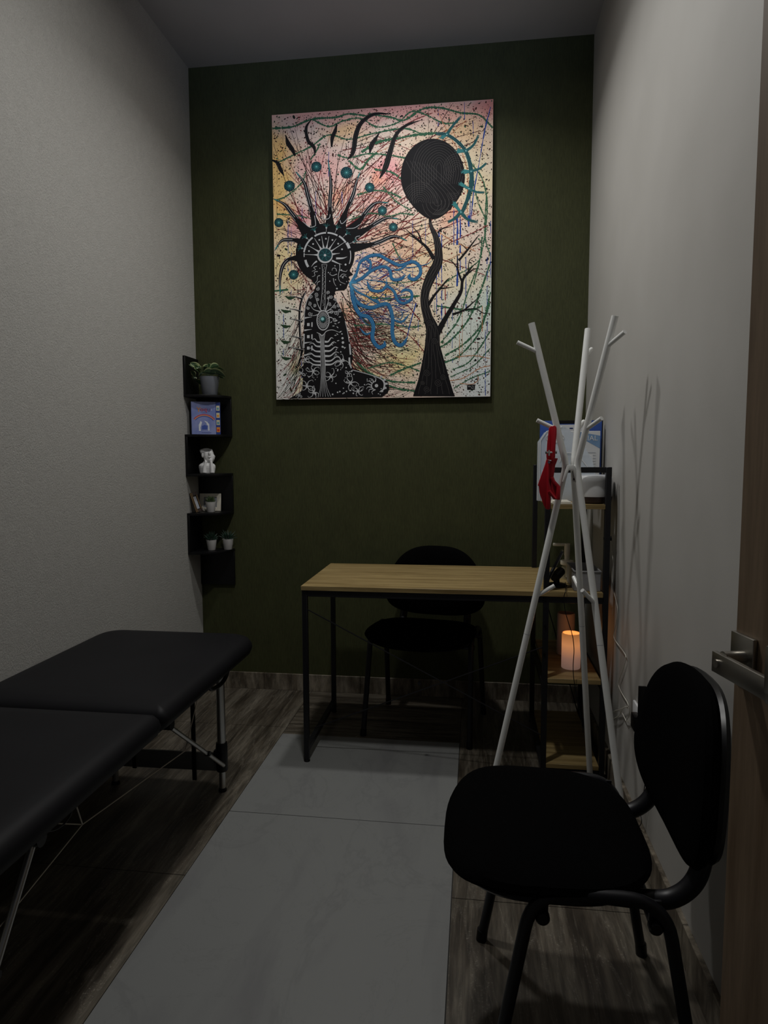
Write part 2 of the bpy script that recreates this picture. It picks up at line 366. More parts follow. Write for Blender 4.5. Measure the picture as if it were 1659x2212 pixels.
# steel cable
def xp(px, py, x): return at(px, py, 'x', x)
kn = xp(400, 1622, -.945)
b = BM(); c0 = xp(178, 1781, -.945)
tube(b, [xp(-60, 2075, -.945), c0, kn, xp(429, 1500, -.945)], .0016, 6)
tube(b, [xp(160, 1726, -.945), c0], .0018, 6); tube(b, [xp(100, 1778, -1.0), c0], .0016, 6)
obj('brace_cable', b, M['cable'], mt)
b = BM(); a_ = xp(160, 1733, -.945)
tube(b, catmull([a_, xp(148, 1768, -.95), xp(118, 1793, -.96), xp(62, 1797, -.955)], 6), .0022, 6); obj('thin_cord', b, M['blackp'], mt)
b = BM(); q = xp(160, 1712, -.93)
for k in range(2):
    tube(b, [q + Vector((0, .008 * math.cos(2 * math.pi * i / 12), .011 * math.sin(2 * math.pi * i / 12) - .014 * k)) for i in range(13)], .0018, 6)
obj('metal_ring', b, M['alu'], mt)
# ------------------------------------------------------------------ desk with shelf tower
DX0, DX1, DYF, DYB, DZ = -.708, .520, 2.665, 3.245, .757
desk = thing('desk', 'oak-topped black metal desk joined to a narrow shelf tower, back right', 'desk', (-.1, 2.95, 0))
b = BM(); box(b, (DX0, DYF, DZ - .019), (DX1 - .022, DYB, DZ), .0012, 1); obj('desktop', b, M['oak'], desk)
PW = .0215
def post(x, y, z1, z0=.0):
    b = BM(); box(b, (x, y, z0 + .008), (x + PW, y + PW, z1), .0012, 1); l = obj('leg', b, M['blackm'], desk)
    b = BM(); lathe(b, [(0, 0), (.013, 0), (.013, .007), (.007, .010), (0, .010)], (x + PW / 2, y + PW / 2, z0), 16); obj('levelling_foot', b, M['blackp'], l)
TX0 = .272; yb = DYB - PW
post(DX0 + .002, DYF + .006, DZ - .019); post(DX0 + .002, yb, DZ - .019)
for x in (TX0, DX1 - PW):
    for y in (DYF + .006, yb): post(x, y, 1.245)
def rail(lo, hi, nm='frame_rail'):
    b = BM(); box(b, lo, hi, .001, 1); obj(nm, b, M['blackm'], desk)
zr = DZ - .019
rail((DX0 + .024, DYF + .006, zr - .0265), (TX0, DYF + .0275, zr)); rail((DX0 + .024, yb, zr - .0265), (TX0, yb + PW, zr))
rail((DX0 + .002, DYF + .0275, zr - .0265), (DX0 + .0235, yb, zr)); rail((DX0 + .002, DYF + .0275, .045), (DX0 + .0235, yb, .0665))
for x in (TX0, DX1 - PW):
    for z in (zr - .022, .385 - .022, .018): rail((x, DYF + .0275, z), (x + PW, yb, z + .021))
for y in (DYF + .006, yb):
    rail((TX0 + PW, y, 1.2235), (DX1 - PW, y + PW, 1.245)); rail((TX0 + PW, y, .016), (DX1 - PW, y + PW, .0375))
    rail((TX0 + PW, y, zr - .026), (DX1 - PW, y + PW, zr))
for z, d in ((1.101, .018), (.407, .018), (.056, .018)):
    b = BM(); box(b, (TX0 + PW if z < 2 else 0, DYF + .004, z - d), (DX1 - PW, DYB - .002, z), .001, 1)
    o = obj('shelf_board', b, M['oak'], desk)
# crossed rods at the back of the desk, and on the tower side
mid = Vector(((DX0 + TX0) / 2, yb + .010, .36))
b = BM()
y_ = yb + .006
pa, pb, pc, pd = (DX0 + .02, DYF + .02, .655), (TX0 + .005, DYF + .02, .165), (DX0 + .02, yb, .10), (TX0 + .005, DYF + .02, .53)
tube(b, [pa, pb], .0026, 8); obj('cross_rod', b, M['blackm'], desk)
b = BM(); tube(b, [(DX0 + .02, DYF + .13, .10), (TX0 + .005, DYF + .02, .53)], .0026, 8); obj('cross_rod', b, M['blackm'], desk)
b = BM(); m_ = at(906, 1476, 'y', DYF + .04); cyl(b, m_ + Vector((0, -.006, 0)), m_ + Vector((0, .006, 0)), .007, 14); obj('rod_joint', b, M['blackm'], desk)
for (z0, z1) in ((.75, .40),):
    b = BM(); tube(b, [(TX0 + PW + .004, yb + .008, z0), (DX1 - PW, yb + .008, .06)], .0026, 8); obj('cross_rod', b, M['blackm'], desk)
for px, py in ((1177, 1295), (1177, 1353), (1176, 1413)):
    b = BM(); c = at(px, py, 'y', DYF + .006); cyl(b, c, c + Vector((0, -.003, 0)), .0055, 12); obj('bolt', b, M['blackp'], desk)
b = BM(); c = at(1313, 1163, 'y', DYF + .015); cyl(b, c + Vector((-.016, 0, 0)), c + Vector((.008, 0, 0)), .0045, 12); cyl(b, c + Vector((.008, 0, 0)), c + Vector((.014, 0, 0)), .009, 12); obj('bolt', b, M['blackp'], desk)
# ------------------------------------------------------------------ chairs
def pad(hw, hd, n, prof, bend, nseg=56, asym=0):
    """superellipse pad; prof: list of (inset, h); bend maps (u, v, h) -> world"""
    b = BM(); rings = []
    for ins, h in prof:
        rg = []
        for k in range(nseg):
            a = 2 * math.pi * k / nseg; c, s = math.cos(a), math.sin(a)
            u = math.copysign(abs(c) ** (2 / n), c) * (hw - ins); v = math.copysign(abs(s) ** (2 / n), s) * (hd - ins)
            u *= 1 + asym * v / hd
            rg.append(b.verts.new(bend(u, v, h)))
        rings.append(rg)
    for p, q in zip(rings, rings[1:]):
        for k in range(nseg): b.faces.new((p[k], p[(k + 1) % nseg], q[(k + 1) % nseg], q[k]))
    for rg, h in ((rings[0], prof[0][1]), (rings[-1], prof[-1][1])):
        c = b.verts.new(bend(0, 0, h))
        for k in range(nseg): b.faces.new((rg[k], rg[(k + 1) % nseg], c))
    return b
def make_chair(label):
    t = thing('visitor_chair', label, 'chair')
    pr = [(.20, .0), (.12, .001), (.03, .003), (.006, .010), (.0, .021), (.006, .032), (.022, .039), (.055, .043), (.11, .045), (.18, .046)]
    def bs(u, v, h):   # v: back(+) front(-); waterfall front edge
        y = -.080 + v; z = .450 + h - max(0, (-v - .12)) ** 2 * 2.2 - .02 * (u / .26) ** 2 * 0 + .008 * (u / .26) ** 2
        return (u, y, z)
    obj('seat', pad(.252, .216, 3.0, pr, bs, asym=-.03), M['fabric'], t)
    def bsh(u, v, h): return (u, -.080 + v, .441 + h - max(0, (-v - .12)) ** 2 * 2.0)
    obj('seat_shell', pad(.235, .186, 3.2, [(.02, .0), (.004, .004), (0, .010), (.004, .016)], bsh), M['blackp'], t)
    pb_ = [(.16, 0), (.08, .001), (.02, .004), (.004, .012), (.0, .022), (.005, .034), (.02, .042), (.06, .047), (.12, .049)]
    def bb(u, v, h):   # v vertical, h towards sitter (-y)
        z = .664 + v; w = u * (1 - .21 * (v / .17))
        y = .236 + .13 * v - 0.40 * u * u - h
        return (w, y + .0, z)
    obj('backrest', pad(.240, .172, 2.9, pb_, bb), M['fabric'], t)
    obj('backrest_shell', pad(.231, .164, 2.9, [(.02, 0), (.004, .004), (0, .012), (.004, .020)], lambda u, v, h: (u * (1 - .21 * v / .17), .236 + .13 * v - .40 * u * u + .016 - h, .664 + v)), M['blackp'], t)
    for s in (-1, 1):
        b = BM()
        P = fillet([(s * .247, -.203, .02), (s * .236, -.118, .474), (s * .236, .122, .474), (s * .247, .203, .02)], .075, 8)
        tube(b, P, .0125, 16); obj('side_frame', b, M['blackm'], t)
        for y in (-.203, .203):
            b = BM(); k = -1 if y < 0 else 1
            tube(b, [(s * .2473, y + k * .003, .0), (s * .2468, y, .030)], .0145, 16); obj('foot_cap', b, M['blackp'], t)
        b = BM(); P = catmull([(s * .16, -.02, .430), (s * .162, .09, .426), (s * .164, .155, .434), (s * .164, .198, .478), (s * .160, .214, .56), (s * .155, .228, .68)], 8)
        tube(b, P, .0185, 16, sx=1, up=(1, 0, 0)); obj('back_support', b, M['blackm'], t)
    for y in (-.10, .105):
        b = BM(); cyl(b, (-.232, y, .424), (.232, y, .424), .0105, 16)
        for s in (-1, 1):
            box(b, (s * .232 - .003, y - .011, .42), (s * .232 + .003, y + .011, .472), .001); 
        obj('cross_bar', b, M['blackm'], t)
        for s in (-1, 1):
            b = BM(); lathe(b, [(0, 0), (.0135, 0), (.0135, .012), (.010, .017), (0, .018)], (0, 0, 0), 18)
            bmesh.ops.transform(b, matrix=Matrix.Translation((s * .232, y, .424)) @ Matrix.Rotation(s * math.pi / 2, 4, 'Y'), verts=b.verts[:]); obj('stacking_bumper', b, M['blackp'], t)
    return t
def dup(root):
    r = root.copy(); COL.objects.link(r)
    for ch in list(root.children):
        c = ch.copy(); COL.objects.link(c); c.parent = r
        for g in list(ch.children):
            d = g.copy(); COL.objects.link(d); d.parent = c
    return r
ch1 = make_chair('black fabric visitor chair in the right foreground, its back to the open door')
ch2 = dup(ch1)
ch1.location = (.234, 1.470, 0); ch1.rotation_euler = (0, 0, -math.pi / 2)
ch2['label'] = 'black fabric visitor chair tucked behind the desk against the green wall'
ch2.location = (-.225, 3.135, 0); ch2.rotation_euler = (0, 0, -math.radians(9.2))
for c in (ch1, ch2): c['group'] = 'black visitor chairs'
# ------------------------------------------------------------------ coat rack
RC = Vector((.336, 2.378, 0)); TH = 3.213
rack = thing('coat_rack', 'white metal tripod coat rack standing before the shelf tower', 'coat rack', tuple(RC))
def rp(i, r, z): a = TH + i * 2 * math.pi / 3; return RC + Vector((r * math.cos(a), r * math.sin(a), z))
def rdir(i, o, tq, up): a = TH + i * 2 * math.pi / 3; return (Vector((math.cos(a), math.sin(a), 0)) * o + Vector((-math.sin(a), math.cos(a), 0)) * tq + Vector((0, 0, up))).normalized()
for i in range(3):
    w_ = rp(i, .021, 1.259); tp = rp(i, .156, 1.738); w_.x = at((1223, 1246, 1239)[i], 1003, 'y', w_.y).x; q_ = at((1148, 1329, 1270)[i], (698, 682, 711)[i], 'y', tp.y); tp = q_
    P = fillet([rp(i, .289, .0), w_, tp], .026, 8)
    b = BM(); tube(b, P, .0112, 20); st = obj('stem', b, M['white'], rack)
    def on_up(z): t_ = (z - 1.259) / (tp.z - 1.259); return w_.lerp(tp, t_)
    def on_lo(z): return rp(i, .289, 0).lerp(w_, z / 1.259)
    for z, L in ((1.640, .080), (1.378, .078)):
        p = on_up(z); b = BM(); cyl(b, p, p + rdir(i, .88, 0, .42) * L, .0072, 16); obj('hook', b, M['white'], st)
    p = on_lo(.80)
    d = [Vector((.86, .05, .52)), Vector((-.62, -.42, .66)), Vector((-.2, .8, .5))][i].normalized()
    b = BM(); cyl(b, p, p + d * .075, .0072, 16); obj('hook', b, M['white'], st)
    q = on_lo(.665); q2 = on_lo(.6665); b = BM(); cyl(b, q, q2, .01135, 20); obj('joint_ring', b, M['print'], st)
# joining bracket at the waist
b = BM()
def brk(pl, y, d): extr(b, [at(px, py, 'y', y) for px, py in pl], (0, d, 0), bev=.0012)
brk([(1225, 1006), (1230, 1004), (1239, 1004), (1243, 1008), (1248, 1042), (1244, 1043), (1238, 1016), (1229, 1016), (1219, 1042), (1215, 1041)], 2.346, .020)
brk([(1235, 1017), (1241, 1018), (1245, 1041), (1237, 1040)], 2.364, .010)
bk = obj('bracket', b, M['white'], rack)
for py in (1022, 1035):
    b = BM(); c = at(1240.5, py, 'y', 2.363); cyl(b, c, c + Vector((0, -.004, 0)), .0038, 12); obj('screw', b, M['blackp'], bk)
# ------------------------------------------------------------------ red hinged tool hanging on the rack
red = thing('plastic_tool', 'red plastic hinged tool hanging from a hook of the white coat rack', 'tool', tuple(at(1188, 1100, 'y', 2.334)))
Z7 = lambda x, y: (1150 + x / 8.295, 900 + y / 8.295)
def plate(pl, y, d, mat, nm, par, bev=.0015):
    b = BM(); extr(b, [at(*Z7(*q), 'y', y) for q in pl], (0, d, 0), bev=bev); return obj(nm, b, mat, par)
plate([(300, 215), (325, 175), (350, 165), (360, 280), (352, 700), (335, 780), (262, 770), (255, 700), (270, 480)], 2.346, .012, M['red'], 'arm', red)
plate([(352, 172), (395, 158), (430, 178), (438, 220), (436, 330), (418, 500), (410, 730), (385, 790), (360, 830), (343, 800), (345, 600), (350, 330)], 2.330, .014, M['red'], 'arm', red)
plate([(255, 765), (345, 800), (400, 742), (460, 748), (430, 830), (412, 870), (385, 1060), (345, 1200), (330, 1420), (320, 1655), (280, 1668), (240, 1655), (205, 1590), (130, 1370), (118, 1248), (98, 1235), (150, 1080), (230, 860)], 2.338, .010, M['red'], 'blade', red)
plate([(290, 800), (305, 960), (300, 1150), (345, 1330), (330, 1420), (320, 1655), (250, 1660), (262, 1400), (262, 1150), (270, 900)], 2.328, .012, M['red'], 'rib', red)
b = BM(); C7 = lambda x, y, Y: at(*Z7(x, y), 'y', Y)
lp = [C7(x, y, 2.326) for x, y in ((352, 1090), (378, 1160), (455, 1245), (462, 1330), (450, 1470), (405, 1462), (300, 1330))]
tube(b, lp, .0062, 8)
extr(b, [C7(x, y, 2.334) for x, y in ((300, 1330), (340, 1110), (378, 1160), (440, 1262), (440, 1420), (405, 1462))], (0, .004, 0))

box(b, C7(438, 1490, 2.320) , C7(492, 1240, 2.338), .001)
obj('guard_loop', b, M['red'], red)
b = BM(); cyl(b, C7(235, 645, 2.329), C7(435, 640, 2.336), .0035, 12); cyl(b, C7(235, 645, 2.329), C7(262, 645, 2.329), .0048, 12); cyl(b, C7(415, 640, 2.336), C7(437, 640, 2.336), .0052, 12)
cyl(b, C7(300, 600, 2.322), C7(300, 700, 2.322), .003, 10); cyl(b, C7(298, 820, 2.322), C7(298, 820, 2.334), .004, 12)
o = obj('spring_pin', b, M['chrome'], red); o['label'] = 'steel spring pin'
# ------------------------------------------------------------------ corner shelf
cs = thing('corner_shelf', 'black zigzag corner shelf of five rounded tiers in the back left corner', 'corner shelf', (XL, YB, .58))
LV = [1.607, 1.402, 1.196, .990, .784]; CW, CD = .195, .172; e_ = .0006
for i, z in enumerate(LV):
    b = BM(); P = [(XL + e_, YB - e_, z), (XL + e_, YB - CD, z)]
    for k in range(13):
        a = math.pi / 2 * k / 12; P.append((XL + .012 + (CW - .012) * math.sin(a) ** .9, YB - .012 - (CD - .012) * math.cos(a) ** .9, z))
    P += [(XL + CW, YB - e_, z)]
    extr(b, P, (0, 0, -.013), bev=.0008); obj('shelf_board', b, M['blackw'], cs)
for z0, z1, side in ((1.607, 1.806, 0), (1.402, 1.594, 1), (1.196, 1.389, 0), (.990, 1.183, 1), (.784, .977, 0), (.583, .771, 1)):
    b = BM()
    if side == 0: box(b, (XL + e_, YB - CD, z0), (XL + .013, YB - e_, z1), .0008, 1)
    else: box(b, (XL + e_, YB - .013, z0), (XL + CW, YB - e_, z1), .0008, 1)
    obj('side_panel', b, M['blackw'], cs)
# plant
def leaf_mesh(b, base, d, L, w, droop, roll=0, nst=7):
    d = Vector(d).normalized(); side = d.cross(Vector((0, 0, 1))).normalized(); up = side.cross(d)
    side = (side * math.cos(roll) + up * math.sin(roll)); up = side.cross(d)
    rows = []
    for i in range(nst + 1):
        t_ = i / nst; c = Vector(base) + d * L * t_ - Vector((0, 0, 1)) * droop * t_ * t_
        ww = w * math.sin(math.pi * min(1, t_ * .92 + .06)) ** .8 * (1 if i < nst else .02)
        rows.append([b.verts.new(c + side * ww * s + up * (abs(s) * ww * .35)) for s in (-1, -.68, 0, .68, 1)])
    for p, q in zip(rows, rows[1:]):
        for k in range(4):
            f = b.faces.new((p[k], p[k + 1], q[k + 1], q[k])); f.material_index = 1 if k in (0, 3) else 0
pl = thing('potted_plant', 'green and cream leaved plant in grey pot on topmost corner shelf', 'plant', (-1.388, 3.43, LV[0] + .0005))
b = BM(); lathe(b, [(0, 0), (.036, 0), (.039, .003), (.050, .090), (.0515, .096), (.048, .096), (.046, .090), (0, .086)], (-1.388, 3.43, LV[0] + .0005), 36); obj('pot', b, M['potg'], pl)
b = BM(); cylc = (-1.388, 3.43, LV[0] + .087); lathe(b, [(0, .001), (.045, 0)], cylc, 24); obj('soil', b, M['soil'], pl)
b = BM(); rnd = random.Random(3)
base = Vector((-1.388, 3.43, LV[0] + .085));
LFP = [(490, 520, 180, 335, 62), (370, 590, 182, 442, 46), (360, 650, 212, 560, 50), (395, 668, 600, 788, 52), (500, 430, 268, 300, 44), (455, 592, 600, 468, 40), (640, 440, 490, 385, 46), (650, 425, 862, 362, 66), (680, 470, 985, 596, 84), (830, 425, 978, 478, 46),
       (650, 410, 636, 292, 56), (830, 560, 948, 618, 40), (440, 480, 352, 322, 56), (560, 500, 800, 515, 66), (560, 470, 690, 330, 56), (700, 500, 860, 560, 60), (500, 470, 420, 400, 60)]
pxm = lambda x, y: (380 + x / 9.217, 750 + y / 9.217)
sb = BM()
for k, (x0, y0, x1, y1, w) in enumerate(LFP):
    Y = 3.395 + .012 * (k % 4); Y2 = Y - .03 + .018 * (k % 3)
    p0 = at(*pxm(x0, y0), 'y', Y); p1 = at(*pxm(x1, y1), 'y', Y2); p1.x = max(p1.x, XL + .02); p0.x = max(p0.x, XL + .02); d = p1 - p0
    leaf_mesh(b, p0, d + Vector((0, 0, .008)), d.length, w * .00036, .008, rnd.uniform(-.9, .9) + (1.0 if d.length > .03 else 0))
    tube(sb, catmull([base, (base + p0) / 2 + Vector((0, 0, .012)), p0], 4), .0011, 6)
obj('foliage', b, [M['leaf'], M['leafrim']], pl)
obj('stems', sb, M['leaf'], pl)
# book
def txt(name, body, size, loc, rot, mat, parent, ext=.0003, al='CENTER', sx=1):
    c = bpy.data.curves.new(name + '_c', 'FONT'); c.body = body; c.size = size; c.extrude = ext; c.align_x = al; c.align_y = 'CENTER'; c.resolution_u = 3
    tmp = bpy.data.objects.new('tmp_text', c); COL.objects.link(tmp); dg = bpy.context.evaluated_depsgraph_get(); dg.update()
    me = bpy.data.meshes.new_from_object(tmp.evaluated_get(dg)); bpy.data.objects.remove(tmp); bpy.data.curves.remove(c)
    b = BM(); b.from_mesh(me); bpy.data.meshes.remove(me)
    bmesh.ops.transform(b, matrix=Matrix.Translation(loc) @ rot @ Matrix.Diagonal((sx, 1, 1, 1)), verts=b.verts[:])
    pass
    return obj(name, b, mat, parent, False)
bz = LV[1] + .0005
t = MT('book_cover', rough=.35); f = t.noise(t.coord(), 14, 3); t.base(t.ramp(f, [(.35, (.17, .22, .50, 1)), (.65, (.28, .32, .58, 1))])); M['bookc'] = t.m
for nm, c in (('orange_print', (.75, .28, .03, 1)), ('red_print', (.55, .03, .03, 1)), ('purple_print', (.12, .03, .16, 1)), ('white_print', (.75, .78, .82, 1)), ('strip_blue', (.02, .05, .26, 1)), ('sticker_cream', (.62, .58, .40, 1)), ('sticker_teal', (.10, .30, .38, 1)), ('blue_print', (.05, .10, .40, 1))): M[nm] = plain(nm, c, .45, var=.05).m
BR_ = Matrix.Rotation(math.radians(6), 4, 'Z')
bk0 = Vector((-1.466, 3.366, bz)); bkrot = math.radians(30)
book = thing('book', 'lilac blue book with rainbow cover standing on second corner shelf', 'book', tuple(bk0), bkrot)
BMt = Matrix.Translation(bk0) @ Matrix.Rotation(bkrot, 4, 'Z')
def bbx(lo, hi, mat, nm='cover_print', bev=0, par=None):
    b = BM(); box(b, lo, hi, bev, 1); bmesh.ops.transform(b, matrix=BMt, verts=b.verts[:]); return obj(nm, b, mat, par or book)
cov = bbx((0, 0, 0), (.148, .022, .170), M['bookc'], 'cover', .0008)
bbx((.0012, .003, .0015), (.1483, .019, .1685), M['paper'], 'pages')
st = bbx((.124, -.0006, 0.001), (.1475, .0, .169), M['strip_blue'], 'side_strip', par=cov)
for k, (m1, m2) in enumerate((('sticker_cream', 'sticker_teal'), ('sticker_cream', 'orange_print'), ('sticker_cream', 'sticker_teal'), ('orange_print', 'red_print'))):
    z = .138 - k * .0375
    s_ = bbx((.127, -.0010, z - .013), (.1445, -.0004, z + .013), M[m1], 'sticker', par=cov); bbx((.130, -.0013, z - .008), (.141, -.0008, z + .003), M[m2], 'sticker_picture', par=s_)
RX = Matrix.Rotation(math.pi / 2, 4, 'X')
def btx(s, size, x, z, mat, sx=1): return txt('title_letter', s, size, BMt @ Vector((x, -.0006, z)), BMt.to_3x3().to_4x4() @ RX, mat, cov, .0003, sx=sx)
btx('Y', .034, .037, .128, M['orange_print'], 1.1); btx('oq', .030, .062, .130, M['red_print'], 1.15); btx('u', .030, .089, .130, M['purple_print'], 1.15); btx('i', .020, .103, .130, M['white_print'])
bbx((.042, -.0004, .152), (.092, 0, .1535), M['strip_blue'], 'subtitle_line', par=cov); bbx((.046, -.0004, .1125), (.086, 0, .1135), M['strip_blue'], 'subtitle_line', par=cov); bbx((.05, -.0004, .008), (.10, 0, .010), M['strip_blue'], 'subtitle_line', par=cov)
for k, mm in enumerate(('red_print', 'orange_print', 'blue_print')):
    b = BM(); R1 = .072 - k * .005; R2 = R1 - .0035
    A = [math.radians(40 + 5.2 * i) for i in range(20)]
    P = [Vector((.065 + R1 * math.cos(a), -.0004, .034 + R1 * math.sin(a))) for a in A] + [Vector((.065 + R2 * math.cos(a), -.0004, .034 + R2 * math.sin(a))) for a in A[::-1]]
    P = [q for q in P if .001 < q.x < .1235]
    extr(b, P, (0, .0004, 0)); bmesh.ops.transform(b, matrix=BMt, verts=b.verts[:]); obj('rainbow_band', b, M[mm], cov)
for pl_, mm in (([(.036, .018), (.046, .018), (.044, .035), (.053, .062), (.046, .070), (.036, .050)], 'white_print'), ([(.064, .072), (.083, .064), (.078, .058), (.068, .066)], 'white_print'), ([(.083, .020), (.090, .020), (.089, .055), (.080, .062), (.074, .055), (.084, .045)], 'white_print'), ([(.052, .026), (.078, .026), (.080, .044), (.066, .050), (.052, .044)], 'blue_print')):
    b = BM(); extr(b, [(x, -.0005, z) for x, z in pl_], (0, .0004, 0)); bmesh.ops.transform(b, matrix=BMt, verts=b.verts[:]); obj('cover_figure', b, M[mm], cov)
# face vase
vz = LV[2] + .0005; VO = Vector((-1.412, 3.425, vz))
vase = thing('face_vase', 'glossy white head-shaped vase with hands, on third corner shelf', 'vase', tuple(VO))
b = BM()
def ell(c, s, rot=None, sub=3):
    t_ = bmesh.new(); bmesh.ops.create_icosphere(t_, subdivisions=sub, radius=1)
    m = Matrix.Translation(VO + Vector(c)) @ (rot or Matrix()) @ Matrix.Diagonal((*s, 1)); merge(b, t_, 0, m)
def limb(P, R, sub=0):
    tube(b, catmull([VO + Vector(p) for p in P], 5), [R[0] + (R[1] - R[0]) * k / ((len(P) - 1) * 5) for k in range((len(P) - 1) * 5 + 1)] if len(P) > 2 else R, 12)
lathe(b, [(0, 0), (.038, 0), (.041, .004), (.046, .032), (.0455, .042), (.038, .051), (.024, .058), (.0175, .066), (.016, .085), (0, .09)], VO, 40, sy=.58)
ell((.008, .002, .096), (.029, .029, .048), Matrix.Rotation(-.12, 4, 'Y')); ell((-.010, .010, .112), (.026, .026, .034)); ell((.020, -.012, .074), (.014, .013, .011))
ell((.025, -.024, .106), (.0055, .008, .015), Matrix.Rotation(.3, 4, 'X')); ell((.024, -.0245, .0885), (.008, .005, .003)); ell((.023, -.0235, .0845), (.007, .005, .0026))
ell((-.016, -.018, .096), (.0065, .006, .012)); ell((-.027, .002, .118), (.011, .013, .021), Matrix.Rotation(-.35, 4, 'Y'))
for sx_, x_ in ((-1, -.002), (1, .034)):
    limb([(x_ + sx_ * .004, -.024, .004), (x_ + sx_ * .002, -.024, .032), (.018 + sx_ * .014, -.022, .066)], (.0115, .0065))
    for k in range(4): limb([(.018 + sx_ * .016, -.020 + .004 * k, .064), (.018 + sx_ * .022, -.018 + .0055 * k, .080), (.017 + sx_ * .024, -.012 + .006 * k, .100 - .003 * abs(k - 1))], (.0044, .003))
vb = obj('body', b, M['cerw'], vase)
# open top: cut plane
bb_ = BM(); bb_.from_mesh(vb.data)
r_ = vb.modifiers.new('r', 'REMESH'); r_.mode = 'VOXEL'; r_.voxel_size = .0012; r_.use_smooth_shade = True
s_ = vb.modifiers.new('s', 'SMOOTH'); s_.iterations = 6; s_.factor = .5
bb_.free(); dg = bpy.context.evaluated_depsgraph_get(); dg.update(); me = bpy.data.meshes.new_from_object(vb.evaluated_get(dg)); vb.modifiers.clear()
bb_ = BM(); bb_.from_mesh(me); g = bb_.verts[:] + bb_.edges[:] + bb_.faces[:]
bmesh.ops.bisect_plane(bb_, geom=g, plane_co=(0, 0, .124), plane_no=(.05, -.38, 1), clear_outer=True)
ed = [e for e in bb_.edges if e.is_boundary]
r = bmesh.ops.extrude_edge_only(bb_, edges=ed); nv = [v for v in r['geom'] if isinstance(v, bmesh.types.BMVert)]
cc = sum((v.co for v in nv), Vector()) / len(nv)
for v in nv: v.co = cc + (v.co - cc) * .84
ed = [e for e in r['geom'] if isinstance(e, bmesh.types.BMEdge)]
r = bmesh.ops.extrude_edge_only(bb_, edges=[e for e in ed if e.is_boundary]); nv = [v for v in r['geom'] if isinstance(v, bmesh.types.BMVert)]
for v in nv: v.co = cc + (v.co - cc) * .8 + Vector((0, 0, -.03))
bmesh.ops.holes_fill(bb_, edges=[e for e in bb_.edges if e.is_boundary], sides=0)
bb_.to_mesh(me); bb_.free(); me.materials.clear(); me.materials.append(M['cerw'])
for p in me.polygons: p.use_smooth = True
vb.data = me
# gold framed picture, small cream frame, succulents
fz = LV[3] + .0005
fo = Vector((-1.447, 3.395, fz)); fm = Matrix.Translation(fo) @ Matrix.Rotation(math.radians(28), 4, 'Z') @ Matrix.Rotation(math.radians(-13), 4, 'X')
gf = thing('picture_frame', 'small gold and black picture frame leaning on fourth corner shelf', 'picture frame', tuple(fo))
def fbx(par, m, lo, hi, mat, nm, bev=0):
    b = BM(); box(b, lo, hi, bev, 1); bmesh.ops.transform(b, matrix=m, verts=b.verts[:]); return obj(nm, b, mat, par)
fm = Matrix.Translation(fo) @ Matrix.Rotation(math.radians(48), 4, 'Z') @ Matrix.Rotation(math.radians(-13), 4, 'Y') @ Matrix.Rotation(math.radians(-13), 4, 'X')
b = BM(); q = .019
box(b, (-q, -.006, .004), (-q + .007, .006, .112), .001, 1); box(b, (q - .007, -.006, .004), (q, .006, .112), .001, 1); box(b, (-q + .007, -.006, .004), (q - .007, .006, .018), .001, 1); box(b, (-q + .007, -.006, .094), (q - .007, .006, .112), .001, 1)
bmesh.ops.transform(b, matrix=fm, verts=b.verts[:]); obj('frame', b, M['brownp'], gf)
for x in (-q - .0008, -q + .0068, q - .0085): fbx(gf, fm, (x, -.0072, .006 if x < 0 else .018), (x + .0018, -.0058, .110 if x < 0 else .094), M['gold'], 'gilt_line')
fbx(gf, fm, (-q + .007, -.002, .018), (q - .007, .004, .094), M['blackp'], 'mount'); fbx(gf, fm, (-.008, -.0035, .022), (.007, -.002, .088), M['print'], 'picture')
fbx(gf, fm, (-.012, .006, .0045), (.012, .009, .07), M['blackp'], 'stand')
cf0 = Vector((-1.418, 3.480, fz)); cfm = Matrix.Translation(cf0) @ Matrix.Rotation(math.radians(-6), 4, 'X')
cf = thing('picture_frame', 'cream rectangular frame with grey centre behind succulent on fourth corner shelf', 'picture frame', tuple(cf0))
b = BM()
x0, x1, z1 = -.066, .054, .096
box(b, (x0, -.004, 0.001), (x0 + .022, .004, z1), .001, 1); box(b, (x1 - .022, -.004, .001), (x1, .004, z1), .001, 1); box(b, (x0 + .022, -.004, .001), (x1 - .022, .004, .021), .001, 1); box(b, (x0 + .022, -.004, z1 - .020), (x1 - .022, .004, z1), .001, 1)
bmesh.ops.transform(b, matrix=cfm, verts=b.verts[:]); obj('frame', b, M['cream'], cf)
fbx(cf, cfm, (x0 + .02, 0, .02), (x1 - .02, .003, z1 - .018), M['print'], 'picture'); fbx(cf, cfm, (x0 + .034, -.003, .028), (x1 - .030, .001, z1 - .028), M['greyb'], 'inner_mat')
